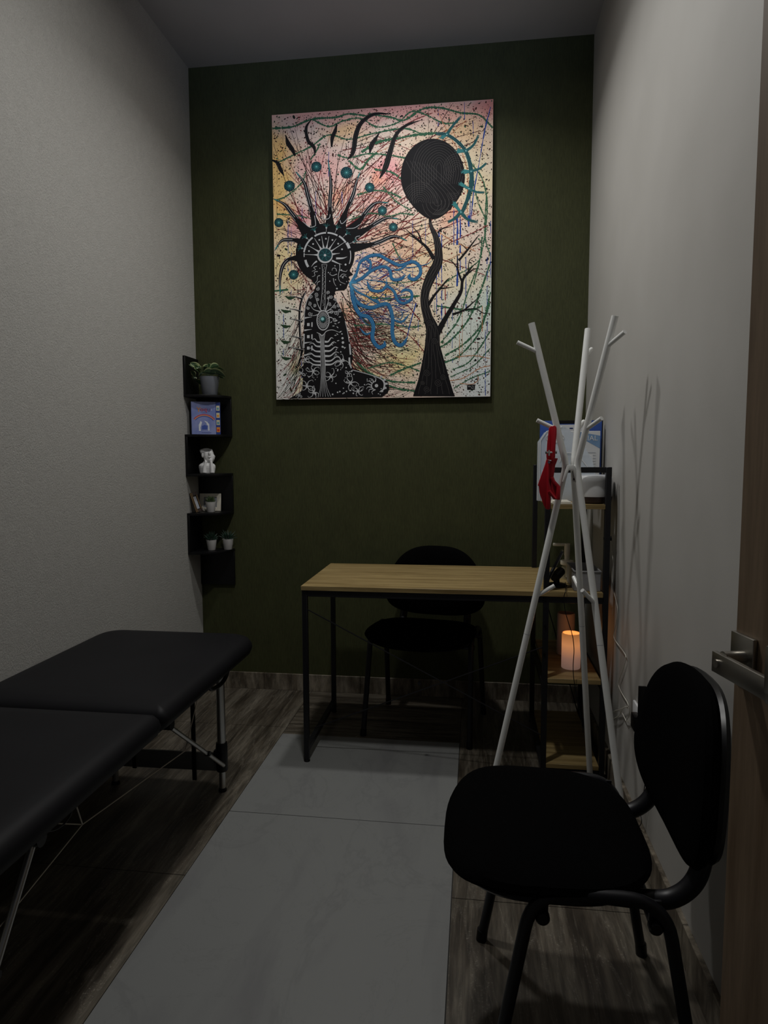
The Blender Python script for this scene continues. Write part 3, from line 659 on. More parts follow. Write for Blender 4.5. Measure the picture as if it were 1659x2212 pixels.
def succulent(loc, label, h, mat, kind):
    t_ = thing('potted_succulent', label, 'plant', loc, 0, 'succulents in white pots')
    b = BM(); s = h / .055; lathe(b, [(0, 0), (.019 * s, 0), (.0205 * s, .002), (.0275 * s, .052 * s), (.0285 * s, .055 * s), (.026 * s, .055 * s), (.025 * s, .050 * s), (0, .049 * s)], loc, 30); obj('pot', b, M['potw'], t_)
    b = BM(); r_ = random.Random(kind)
    base = Vector(loc) + Vector((0, 0, .049 * s))
    for k in range(34 if kind != 2 else 30):
        a = k * 2.399; el = .15 + 1.25 * (k / 34); L = (.034 if kind == 1 else .046) * s * (.75 + .35 * r_.random()) * (1.0 if kind != 2 else 1.1)
        d = Vector((math.cos(a) * math.cos(el), math.sin(a) * math.cos(el), math.sin(el)))
        w = .0045 if kind != 2 else .0028
        rows = []; p0 = base + Vector((0, 0, .004)); 
        tube(b, catmull([p0, p0 + d * L * .5, p0 + d * L + Vector((0, 0, .004))], 3), [w * q for q in (.5, .9, 1.15, 1.2, 1.0, .6, .12)], 6)
    obj('rosette', b, mat, t_); return t_
succulent((-1.398, 3.428, fz), 'small green succulent in white pot before cream frame', .055, M['succ'], 1)
succulent((-1.404, 3.440, LV[4] + .0005), 'small dark succulent in white pot, left one on lowest shelf', .055, M['succd'], 3)
succulent((-1.322, 3.468, LV[4] + .0005), 'small spiky blue green succulent in white pot at right end of lowest shelf', .058, M['succd'], 2)
# ------------------------------------------------------------------ things on the shelf tower
def solid(name, label, cat, boxes, mats, loc, group=None): pass
TZ = [1.1015, .7575, .4075, .0565]
# blue folder, standing behind the clear case
fd = thing('document_folder', 'blue and black folder standing behind the clear case on the tower', 'folder', (.395, 2.99, TZ[0]))
b = BM(); box(b, (.276, 2.970, TZ[0]), (.532, 2.990, 1.437), .002); obj('cover', b, M['blue'], fd)
b = BM(); box(b, (.288, 2.990, TZ[0]), (.540, 3.000, 1.439), .002); obj('back_board', b, M['blackp'], fd)
b = BM(); box(b, (.335, 2.9685, 1.424), (.470, 2.972, 1.438)); obj('black_edge', b, M['blackp'], fd)
b = BM(); box(b, (.340, 2.968, 1.388), (.480, 2.970, 1.420), 0); obj('title_strip', b, M['paper'], fd)
for k in range(2):
    b = BM(); box(b, (.372 + k * .026, 2.9672, 1.402), (.384 + k * .028, 2.968, 1.407), 0); obj('title_mark', b, M['navy'], fd)
# printed envelope with CIAL lettering
en = thing('envelope', 'white printed envelope with blue band standing in front of the blue folder', 'envelope', (.41, 2.95, TZ[0]))
b = BM(); box(b, (.300, 2.948, TZ[0]), (.522, 2.953, 1.392), .001, 1); obj('sheet', b, M['paper'], en)
b = BM(); 
def en_poly(pl, m, y=2.9475, nm='print'): 
    b = BM(); extr(b, [(x, y, z) for x, z in pl], (0, .0004, 0)); return obj(nm, b, m, en)
en_poly([(.462, 1.352), (.522, 1.318), (.522, 1.372), (.480, 1.380), (.440, 1.388), (.420, 1.370)], M['bluem'], nm='blue_band')
o = txt('printed_word', 'CIAL', .030, Vector((.480, 2.9466, 1.361)), Matrix.Rotation(math.pi / 2, 4, 'X'), M['paper'], en, .0002)
for k in range(7):
    b = BM(); box(b, (.430 + .006 * k, 2.9472, 1.300 - k * .012), (.505, 2.948, 1.3015 - k * .012)); obj('printed_line', b, M['print'], en)
# clear plastic case with grip hole
cc_ = thing('plastic_case', 'clear plastic document case with oval grip on the top tower shelf', 'case', (.37, 2.87, TZ[0]))
b = BM()
cp = [(.258, TZ[0]), (.258, 1.345), (.285, 1.385), (.330, 1.400), (.352, 1.412), (.375, 1.400), (.430, 1.350), (.475, 1.270), (.493, 1.200), (.497, TZ[0])]
extr(b, [(x, 2.846, z) for x, z in cp], (0, .0015, 0)); extr(b, [(x, 2.890, z) for x, z in cp], (0, .0015, 0))
for (x0, z0), (x1, z1) in zip(cp, cp[1:]):
    f = b.faces.new([b.verts.new(p) for p in ((x0, 2.847, z0), (x1, 2.847, z1), (x1, 2.890, z1), (x0, 2.890, z0))])
obj('shell', b, M['clear'], cc_)
b = BM(); tube(b, [Vector((.324 + .036 * math.cos(2 * math.pi * k / 28), 2.8445, 1.362 + .019 * math.sin(2 * math.pi * k / 28))) for k in range(29)], .0022, 6); obj('grip_rim', b, M['whitep'], cc_)
b = BM(); tube(b, catmull([Vector(p) for p in ((.345, 2.844, 1.262), (.355, 2.843, 1.292), (.382, 2.843, 1.300), (.420, 2.843, 1.285), (.470, 2.844, 1.225))], 6), .0018, 6); obj('flap_edge', b, M['whitep'], cc_)
b = BM(); tube(b, [(.266, 2.844, TZ[0] + .002), (.266, 2.844, 1.35), (.290, 2.844, 1.388), (.352, 2.844, 1.406)], .0018, 6); tube(b, [(.259, 2.846, TZ[0] + .002), (.259, 2.846, 1.345)], .0022, 6); obj('edge_rim', b, M['whitep'], cc_)
b = BM(); box(b, (.272, 2.842, 1.205), (.300, 2.846, 1.230), .0015); obj('snap_tab', b, M['clear'], cc_)
# printed papers inside the case
pp_ = thing('paper_stack', 'white printed papers inside the clear plastic case', 'papers', (.37, 2.87, TZ[0] + .001))
b = BM(); box(b, (.288, 2.856, TZ[0] + .0015), (.478, 2.872, 1.292), .001, 1); obj('sheets', b, M['paper'], pp_)
for k in range(9):
    b = BM(); box(b, (.335, 2.8550, 1.25 - k * .011), (.455 - (k % 3) * .012, 2.856, 1.2512 - k * .011)); obj('printed_line', b, M['print'], pp_)
for k in range(5):
    b = BM(); box(b, (.325, 2.8550, 1.175 - k * .013), (.368, 2.856, 1.1762 - k * .013)); obj('printed_line', b, M['print'], pp_)
# white tub on dark base
tb = thing('storage_tub', 'round white tub on dark brown base at the tower top right', 'tub', (.465, 2.774, TZ[0]))
c = (.4665, 2.768, TZ[0] + .0005)
b = BM(); lathe(b, [(0, 0), (.070, 0), (.076, .004), (.0795, .026), (0, .026)], c, 48, sx=.94, sy=.94); obj('base', b, M['brownp'], tb)
b = BM(); lathe(b, [(0, .0265), (.0795, .0265), (.0815, .040), (.082, .085), (.080, .100), (.074, .107), (.060, .109), (0, .109)], c, 48, sx=.94, sy=.94); obj('body', b, M['whitep'], tb)
b = BM(); lathe(b, [(.060, .1092), (.062, .1105), (.064, .1092)], c, 40); obj('lid_rim', b, M['print'], tb)
# flat cream tray on shelf front left
tr = thing('paper_sheets', 'thin cream sheets lying at the front of the top tower shelf', 'papers', (.33, 2.72, TZ[0]))
b = BM()
for k in range(3): box(b, (.300 + .004 * k, 2.672 + .003 * k, TZ[0] + .0004 + .003 * k), (.378 - .003 * k, 2.80, TZ[0] + .003 + .003 * k), .0005, 1)
obj('sheets', b, M['cream'], tr)
# wrapped sticks
sk = thing('stick_bundle', 'bundle of thin brown sticks in clear wrap beside the blue folder', 'sticks', (.528, 3.10, TZ[0]))
sk_r = random.Random(5)
b = BM()
for k in range(16):
    x = .515 + .018 * sk_r.random(); y = 3.06 + .05 * sk_r.random(); cyl(b, (x, y, TZ[0] + .001), (x + .006 * (sk_r.random() - .3), y, TZ[0] + .22 + .06 * sk_r.random()), .0016, 6)
obj('sticks', b, M['stick'], sk)
b = BM(); P = []
lathe(b, [(.018, .001), (.021, .03), (.022, .15), (.019, .22), (.010, .262), (.016, .285), (.021, .300)], (.524, 3.085, TZ[0]), 14); 
for v in b.verts: v.co += Vector((sk_r.uniform(-.002, .002), sk_r.uniform(-.003, .003), sk_r.uniform(-.003, .003)))
for v in b.verts: v.co.x = min(v.co.x, XR - .002)
obj('clear_wrap', b, M['clear'], sk)
# middle shelf: tablet on stand, pump bottle, grey basket
tbx = at(1188, 1258, 'y', 2.78)
tab = thing('tablet', 'black tablet tilted on a small stand at desk level beside the tower post', 'tablet', (.315, 2.79, TZ[1]))
TM = Matrix.Translation((.288, 2.76, TZ[1] + .012)) @ Matrix.Rotation(math.radians(25), 4, 'Y') @ Matrix.Rotation(math.radians(-8), 4, 'Z')
b = BM(); box(b, (-.004, -.055, 0), (.004, .055, .152), .0015); bmesh.ops.transform(b, matrix=TM, verts=b.verts[:]); obj('body', b, M['slate'], tab)
b = BM(); box(b, (-.0052, -.050, .006), (-.004, .050, .146)); bmesh.ops.transform(b, matrix=TM, verts=b.verts[:]); obj('screen', b, M['blackp'], tab)
for z0, z1 in ((.030, .038), (.044, .052), (.062, .080)):
    b = BM(); box(b, (-.0060, -.0555, z0), (-.003, -.0545, z1)); bmesh.ops.transform(b, matrix=TM, verts=b.verts[:]); obj('side_button', b, M['chrome'], tab)
b = BM(); tube(b, [TM @ Vector((.0045, -.0552, 0)), TM @ Vector((.0045, -.0552, .15))], .0008, 6); obj('edge_trim', b, M['nickel'], tab)
b = BM(); cyl(b, (.322, 2.745, .800), (.352, 2.80, .816), .019, 22); cyl(b, (.330, 2.78, .770), (.340, 2.785, .805), .010, 14); lathe(b, [(0, 0), (.040, 0), (.042, .004), (.036, .010), (.012, .014), (.010, .05), (0, .05)], (.335, 2.785, TZ[1] + .0005), 28); obj('stand', b, M['blackp'], tab)
pbx = (.398, 2.965)
pm = thing('pump_bottle', 'clear lotion bottle with cream pump behind the tablet', 'bottle', (*pbx, TZ[1]))
b = BM(); lathe(b, [(0, 0), (.024, 0), (.026, .003), (.026, .034), (.022, .050), (.014, .060), (.012, .064)], (*pbx, TZ[1] + .0005), 28); obj('body', b, M['bottle'], pm)
b = BM(); lathe(b, [(0, .0605), (.026, .0605), (.0275, .063), (.0275, .077), (.026, .079), (.0105, .080), (.0105, .100), (.012, .101), (.012, .152), (0, .154)], (*pbx, TZ[1]), 28)
box(b, (pbx[0] - .060, pbx[1] - .006, TZ[1] + .141), (pbx[0], pbx[1] + .006, TZ[1] + .153), .002); obj('pump', b, M['cream'], pm)
b = BM(); cyl(b, (pbx[0] + .002, pbx[1], TZ[1] + .005), (pbx[0] + .002, pbx[1], TZ[1] + .062), .006, 12); obj('dip_tube', b, M['cream'], pm)
gb = thing('basket', 'small grey open basket on the desk-level tower shelf', 'basket', (.445, 2.79, TZ[1]))
b = BM()
x0, x1, y0, y1, z0, z1, w = .391, .492, 2.692, 2.90, TZ[1] + .0005, .838, .003
box(b, (x0, y0, z0), (x1, y0 + w, z1), .001, 1); box(b, (x0, y1 - w, z0), (x1, y1, z1), .001, 1); box(b, (x0, y0 + w, z0), (x0 + w, y1 - w, z1), .001, 1); box(b, (x1 - w, y0 + w, z0), (x1, y1 - w, z1), .001, 1); box(b, (x0 + w, y0 + w, z0), (x1 - w, y1 - w, z0 + .003))
for lo, hi in (((x0 - .003, y0 - .003, z1 - .005), (x1 + .003, y0 + .001, z1)), ((x0 - .003, y0, z1 - .005), (x0 + .001, y1, z1)), ((x1 - .001, y0, z1 - .005), (x1 + .003, y1, z1))): box(b, lo, hi, .001, 1)
obj('body', b, M['greyb'], gb)
# candles
def candle(c, R, h, label, mat, lit):
    t_ = thing('pillar_candle', label, 'candle', c)
    b = BM(); lathe(b, [(0, 0), (R - .002, 0), (R, .002), (R, h - .006), (R - .003, h), (R - .006, h - .002), (R - .008, h - .018), (0, h - .020)], c, 40); obj('wax', b, mat, t_)
    b = BM(); cyl(b, Vector(c) + Vector((0, 0, h - .020)), Vector(c) + Vector((0, 0, h - .008)), .0012, 8); obj('wick', b, M['blackp'], t_)
candle((.403, 2.82, TZ[2]), .0385, .148, 'lit cream pillar candle glowing orange on lower tower shelf', M['wax_lit'], 1)
candle((.407, 3.02, TZ[2]), .0385, .185, 'taller unlit pillar candle behind the glowing candle', M['wax'], 0)
# black cable hanging in front of the tower
kc = thing('black_cable', 'thin black cable hanging down from the tablet past the glowing candle', 'cable', tuple(at(1265, 1582, 'y', 2.70)))
P = [(1221, 1258, 2.74), (1222, 1275, 2.66), (1218, 1292, 2.655), (1221, 1320, 2.655), (1228, 1345, 2.655), (1237, 1375, 2.655), (1240, 1405, 2.655), (1238, 1440, 2.655), (1240, 1470, 2.655), (1247, 1510, 2.655), (1254, 1545, 2.655), (1260, 1582, 2.655)]
b = BM(); tube(b, catmull([at(x, y, 'y', Y) for x, y, Y in P], 5), .0016, 6); obj('cord', b, M['blackp'], kc)
# white cord on the right wall
wc = thing('white_cord', 'tangled white cord trailing down the right wall beside the tower', 'cord', tuple(at(1340, 1560, 'x', XR - .006)))
W = [(1319, 1085), (1319, 1130), (1318, 1160), (1324, 1210), (1322, 1240), (1324, 1270), (1334, 1313), (1331, 1345), (1326, 1372), (1330, 1385), (1345, 1405), (1352, 1420), (1346, 1445), (1336, 1475), (1342, 1495), (1354, 1515), (1357, 1524), (1355, 1530)]
X6 = lambda x, y, o=.006: at(x, y, 'x', XR - o)
b = BM(); tube(b, catmull([X6(*q) for q in W], 4), .0014, 6)
tube(b, catmull([X6(*q, .010) for q in ((1355, 1527), (1345, 1530), (1338, 1533), (1327, 1536), (1316, 1545), (1311, 1556), (1315, 1558), (1327, 1552), (1338, 1545), (1343, 1535), (1350, 1527), (1357, 1527), (1360, 1536), (1358, 1548), (1352, 1558))], 4), .0014, 6)
tube(b, catmull([X6(*q, .008) for q in ((1352, 1558), (1350, 1552), (1340, 1536), (1326, 1540), (1311, 1548))], 4), .0012, 6)
tube(b, catmull([X6(*q) for q in ((1352, 1558), (1360, 1560), (1368, 1568), (1380, 1580))], 4), .0014, 6); obj('cord', b, M['wcord'], wc)
# outlet
ol = thing('wall_outlet', 'white wall outlet plate low on right wall behind the foreground chair', 'outlet', (XR, 2.25, .42))
b = BM(); box(b, (XR - .010, 2.190, .372), (XR, 2.322, .462), .004); obj('plate', b, M['whitep'], ol)
b = BM(); box(b, (XR - .030, 2.205, .395), (XR - .0095, 2.255, .445), .003); o = obj('plug', b, M['blackp'], ol); o['label'] = 'black plug adapter'
b = BM(); box(b, (XR - .024, 2.185, .46), (XR, 2.192, .555), .001); obj('plug_bracket', b, M['blackp'], ol)
bc = thing('power_cord', 'short thin black cord hanging on the wall behind the foreground chair', 'cord', tuple(at(1383, 1778, 'x', .53)))
b = BM(); tube(b, catmull([at(x, y, 'x', .531) for x, y in ((1396, 1600), (1394, 1680), (1391, 1708), (1386, 1738), (1384, 1760), (1386, 1775), (1381, 1786))], 5), .0014, 6); obj('cord', b, M['blackp'], bc)
# ------------------------------------------------------------------ the painting
PT = .030
PX0, PX1, PZ0, PZ1 = -1.0445, .0735, 1.5855, 3.0230
pn = thing('painting', 'large splattered canvas of a black head in profile and a black tree', 'painting', ((PX0 + PX1) / 2, YB, PZ0))
b = BM(); box(b, (PX0, YB - PT, PZ0), (PX1, YB - .001, PZ1), .001, 1); cvs = obj('canvas', b, M['blackp'], pn); cvs['label'] = 'dark canvas edge'
# artist's coordinates: 1626 x 2212 sketch, four corners mapped on the canvas
def homog(src, dst):
    A = [];
    for (x, y), (u, v) in zip(src, dst):
        A.append([x, y, 1, 0, 0, 0, -u * x, -u * y, u]); A.append([0, 0, 0, x, y, 1, -v * x, -v * y, v])
    n = 8
    for i in range(n):
        p = max(range(i, n), key=lambda r: abs(A[r][i])); A[i], A[p] = A[p], A[i]; d = A[i][i]; A[i] = [q / d for q in A[i]]
        for r in range(n):
            if r != i: f_ = A[r][i]; A[r] = [q - f_ * w for q, w in zip(A[r], A[i])]
    h = [A[i][8] for i in range(n)]
    return lambda x, y: ((h[0] * x + h[1] * y + h[2]) / (h[6] * x + h[7] * y + 1), (h[3] * x + h[4] * y + h[5]) / (h[6] * x + h[7] * y + 1))
UV = homog([(20, 163), (1580, 34), (1557, 2138), (60, 2160)], [(0, 1), (1, 1), (1, 0), (0, 0)])
UVI = homog([(0, 1), (1, 1), (1, 0), (0, 0)], [(20, 163), (1580, 34), (1557, 2138), (60, 2160)])
YC = YB - PT - .0002
AC = [0]
def art(x, y, lay):
    lay = lay + (AC[0] % 40) * .02
    u, v = UV(x, y); u = min(max(u, .0), 1); v = min(max(v, 0), 1)
    return Vector((PX0 + u * (PX1 - PX0), YC - lay * .00010, PZ0 + v * (PZ1 - PZ0)))
ART = {}
PC = {'ground': None, 'black': (.0075, .007, .0085, 1), 'brown': (.060, .022, .018, 1), 'dred': (.20, .022, .025, 1), 'green': (.040, .135, .070, 1), 'teal': (.045, .23, .235, 1), 'tealk': (.012, .045, .055, 1), 'blue': (.020, .065, .33, 1),
      'hair': (.030, .165, .37, 1), 'hairl': (.085, .33, .55, 1), 'haird': (.010, .045, .15, 1), 'white': (.52, .53, .55, 1), 'grey': (.085, .078, .075, 1), 'orange': (.50, .20, .085, 1), 'red': (.33, .018, .03, 1), 'dgreen': (.025, .06, .028, 1), 'tealw': (.30, .58, .60, 1)}
for k, c in PC.items():
    if c: M['art_' + k] = plain('paint_' + k, c, .6, var=.15, sc=60, spec=.12).m
t = MT('paint_ground', rough=.6, spec=.3); at_ = t.n('ShaderNodeAttribute'); at_.attribute_name = 'wash'; t.base(at_.outputs['Color']); M['art_ground'] = t.m
KEYS = list(PC); pbm = BM()
def poly(pts, c, lay):
    AC[0] += 1
    vs = [pbm.verts.new(art(x, y, lay)) for x, y in pts]
    try: f = pbm.faces.new(vs); f.material_index = KEYS.index(c)
    except ValueError: pass
def cat2(P, n=8):
    return [(p.x, p.y) for p in catmull([(x, y, 0) for x, y in P], n)]
def stroke(P, w, c, lay, n=8, jag=0, rnd=random, smooth=True, cap=False):
    """ribbon; w = width or list of widths spread along the path"""
    Q = cat2(P, n) if smooth and len(P) > 2 else P
    if len(Q) < 2: return
    AC[0] += 1
    ws = w if isinstance(w, (list, tuple)) else [w, w]; rows = []
    for i, (x, y) in enumerate(Q):
        t_ = i / (len(Q) - 1) * (len(ws) - 1); k = min(int(t_), len(ws) - 2); ww = ws[k] + (ws[k + 1] - ws[k]) * (t_ - k)
        if jag: ww *= 1 + rnd.uniform(-jag, jag)
        a = Q[max(i - 1, 0)]; d = Q[min(i + 1, len(Q) - 1)]; dx, dy = d[0] - a[0], d[1] - a[1]; L = math.hypot(dx, dy) or 1
        nx, ny = -dy / L * ww / 2, dx / L * ww / 2
        rows.append((pbm.verts.new(art(x + nx, y + ny, lay)), pbm.verts.new(art(x - nx, y - ny, lay))))
    mi = KEYS.index(c)
    for (a, b_), (c_, d) in zip(rows, rows[1:]):
        f = pbm.faces.new((a, b_, d, c_)); f.material_index = mi
def dot(x, y, r, c, lay, n=10, sy=1):
    poly([(x + r * math.cos(2 * math.pi * k / n), y + r * sy * math.sin(2 * math.pi * k / n)) for k in range(n)], c, lay)
def offs(P, d): 
    out = []
    for i, (x, y) in enumerate(P):
        a = P[max(i - 1, 0)]; e = P[min(i + 1, len(P) - 1)]; dx, dy = e[0] - a[0], e[1] - a[1]; L = math.hypot(dx, dy) or 1
        out.append((x - dy / L * d, y + dx / L * d))
    return out
def A_(x, y): return (x * .7206 + 32.5, y * .7206 + 585.4)      # finer sketch of the figure -> artist's coordinates
# colour wash of the ground: soft blots of paint
def s2l(c): return rgb(*c)[:3]
BL = [((235, 155, 140), 300, 120, 500, 110, 1.3), ((238, 150, 145), 900, 110, 300, 90, 1.2), ((232, 130, 120), 1560, 90, 110, 80, 1.8), ((240, 160, 140), 1250, 120, 250, 90, .9), ((205, 185, 190), 90, 240, 110, 90, 1.0), ((248, 195, 95), 60, 480, 100, 260, 2.2), ((246, 205, 110), 70, 800, 90, 250, 1.6), ((250, 175, 80), 90, 820, 60, 60, 1.6),
      ((245, 190, 110), 560, 280, 150, 70, .8), ((240, 190, 120), 1380, 270, 180, 120, .9), ((240, 165, 160), 380, 520, 170, 120, 1.0), ((244, 150, 160), 850, 550, 110, 90, 1.7), ((250, 160, 110), 755, 590, 60, 60, 1.5), ((246, 165, 125), 500, 720, 90, 80, 1.1), ((240, 175, 165), 760, 760, 160, 130, .9), ((240, 180, 150), 880, 1060, 200, 160, .9),
      ((244, 160, 120), 1290, 850, 90, 80, 1.2), ((235, 150, 160), 200, 900, 70, 120, 1.3), ((240, 200, 180), 200, 400, 140, 100, .7), ((236, 205, 165), 1100, 420, 260, 200, .8), ((240, 225, 170), 1450, 600, 160, 250, .9), ((240, 215, 160), 1100, 1150, 250, 250, .8), ((242, 222, 150), 100, 1250, 100, 200, 1.3), ((225, 232, 222), 90, 1700, 120, 260, 2.0), ((222, 226, 226), 110, 2050, 160, 180, 2.0),
      ((245, 225, 140), 940, 1850, 150, 120, 1.2), ((250, 200, 110), 790, 1420, 110, 90, 1.3), ((246, 215, 130), 660, 2010, 120, 90, 1.0), ((238, 222, 180), 1000, 1650, 220, 200, .9), ((210, 228, 222), 1400, 1650, 170, 260, 1.6), ((212, 226, 230), 1480, 2000, 190, 200, 2.2), ((240, 230, 190), 1350, 1350, 160, 150, .9), ((225, 232, 215), 1330, 1850, 150, 150, 1.2), ((196, 222, 214), 1540, 1450, 80, 200, 1.3), ((200, 225, 215), 900, 1790, 70, 60, .8), ((245, 180, 140), 520, 1560, 90, 60, .9), ((246, 226, 120), 215, 2000, 40, 140, 1.3)]
base_c = s2l((236, 214, 200)); BLl = [(s2l(c), x, y, rx * .8, ry * .8, w) for c, x, y, rx, ry, w in BL]
def wash(x, y):
    W0 = .45; r, g, b_ = (q * W0 for q in base_c)
    x += 28 * math.sin(y / 37.) + 18 * math.sin(x / 23. + y / 51.); y += 26 * math.sin(x / 41.)
    for c, cx, cy, rx, ry, w in BLl:
        e = w * math.exp(-(((x - cx) / rx) ** 2 + ((y - cy) / ry) ** 2)); W0 += e; r += c[0] * e; g += c[1] * e; b_ += c[2] * e
    k = .97 / W0
    return (r * k, g * k, b_ * k, 1)
cl_ = pbm.loops.layers.float_color.new('wash')
NX, NY = 64, 82; grid = []
for j in range(NY + 1):
    row = []
    for i in range(NX + 1):
        v = pbm.verts.new((PX0 + .0006 + (PX1 - PX0 - .0012) * i / NX, YC, PZ0 + .0006 + (PZ1 - PZ0 - .0012) * j / NY)); row.append((v, wash(*UVI(i / NX, j / NY))))
    grid.append(row)
for j in range(NY):
    for i in range(NX):
        q = [grid[j][i], grid[j][i + 1], grid[j + 1][i + 1], grid[j + 1][i]]; f = pbm.faces.new([a[0] for a in q])
        for lp_, a in zip(f.loops, q): lp_[cl_] = a[1]
R1 = random.Random(11)
# splatter
def inside(x, y): u, v = UV(x, y); return .004 < u < .996 and .004 < v < .996
for k in range(15000):
    x, y = R1.uniform(20, 1580), R1.uniform(40, 2150)
    if not inside(x, y): continue
    q = R1.random(); r = 1.2 + 3.6 * R1.random() ** 3 + (5.0 * R1.random() if R1.random() < .035 else 0)
    c = 'black' if q < .40 else 'brown' if q < .72 else 'dgreen' if q < .86 else 'dred' if q < .95 else 'green'
    a = R1.uniform(0, 3.14); e = R1.uniform(1, 2.1); n = 6
    poly([(x + r * (e * math.cos(t_) * math.cos(a) - math.sin(t_) * math.sin(a)), y + r * (e * math.cos(t_) * math.sin(a) + math.sin(t_) * math.cos(a))) for t_ in [2 * math.pi * i / n for i in range(n)]], c, 2)
def splash(P, w, c, lay, jag=.5, drops=.6):
    stroke(P, w, c, lay, n=26, jag=jag, rnd=R1)
    Q = cat2(P, 26); ww = w if not isinstance(w, (list, tuple)) else max(w)
    for x, y in Q:
        if R1.random() < drops:
            d = R1.uniform(-1, 1) * (ww * .9 + 4); dot(x + d, y + R1.uniform(-1, 1) * (ww * .8 + 5), R1.uniform(1.0, 3.8), c, lay, 6)
# long red-brown threads radiating from the head and crossing the ground
for k in range(105):
    a = R1.uniform(-2.9, -.2); cx, cy = 400 + R1.uniform(-150, 190), 1100 + R1.uniform(-90, 60); L = R1.uniform(350, 900); b0 = R1.uniform(150, 260)
    x0, y0, x1, y1 = cx + b0 * math.cos(a), cy + b0 * math.sin(a), cx + L * math.cos(a), cy + L * math.sin(a)
    if not inside(x1, y1): L *= .6; x1, y1 = cx + L * math.cos(a), cy + L * math.sin(a)
    if inside(x0, y0) and inside(x1, y1): stroke([(x0, y0), ((x0 + x1) / 2 + R1.uniform(-25, 25), (y0 + y1) / 2 + R1.uniform(-20, 20)), (x1, y1)], [5, 4, 2], R1.choice(['brown', 'brown', 'black', 'dred', 'dred']), 3)
for k in range(75):
    x0, y0 = R1.uniform(480, 1150), R1.uniform(250, 1300); a = R1.choice([-.55, -.8, .35, -.3, -1.0]) + R1.uniform(-.15, .15); L = R1.uniform(200, 520)
    x1, y1 = x0 + L * math.cos(a), y0 + L * math.sin(a)
    if inside(x1, y1): splash([(x0, y0), ((x0 + x1) / 2 + R1.uniform(-14, 14), (y0 + y1) / 2 + R1.uniform(-14, 14)), (x1, y1)], R1.choice([3, 4, 5.5]), R1.choice(['dred', 'brown', 'dred', 'brown', 'orange']), 3, .4, .3)
# hair-like dark tangle under the mouth, falling to the lower right
for k in range(100):
    x0, y0 = 560 + R1.uniform(-70, 60), 1440 + R1.uniform(-60, 560); x3 = R1.uniform(700, 1070); y3 = min(2090, y0 + R1.uniform(60, 480))
    stroke([(x0, y0), (x0 + 70 + R1.uniform(-20, 60), y0 + R1.uniform(60, 190)), ((x0 + x3) / 2 + 60, (y0 + y3) / 2 + R1.uniform(60, 140)), (x3, y3)], [4.5, 4, 2.5, 1.2], R1.choice(['brown', 'brown', 'black', 'dred', 'dgreen']), 3)
for k in range(70):
    x0, y0 = R1.uniform(500, 640), R1.uniform(1500, 1790); x1 = x0 + R1.uniform(200, 520); stroke([(x0, y0), ((x0 + x1) / 2, y0 + R1.uniform(-30, 30)), (x1, y0 + R1.uniform(-60, 90))], [3.5, 2.5, 1], R1.choice(['brown', 'black', 'dred']), 3)
for k in range(60):   # tangle behind the neck and down the left edge
    x0, y0 = 250 + R1.uniform(-60, 60), 1300 + R1.uniform(-120, 140); a = R1.uniform(0, 6.28); L = R1.uniform(60, 170)
    stroke([(x0, y0), (x0 + L * .5 * math.cos(a) + R1.uniform(-20, 20), y0 + L * .5 * math.sin(a)), (max(60, x0 + L * math.cos(a)), y0 + L * math.sin(a))], [4, 3, 1], R1.choice(['brown', 'black', 'dred']), 3)
for k in range(75):
    x0, y0 = R1.uniform(175, 300), R1.uniform(1560, 2080); x1 = max(66, x0 - R1.uniform(40, 160)); stroke([(x0, y0), ((x0 + x1) / 2 + 24, y0 + 80), (x1, min(2150, y0 + R1.uniform(130, 300)))], [3.5, 3, 1.2], R1.choice(['black', 'black', 'brown', 'dred', 'dgreen']), 3)
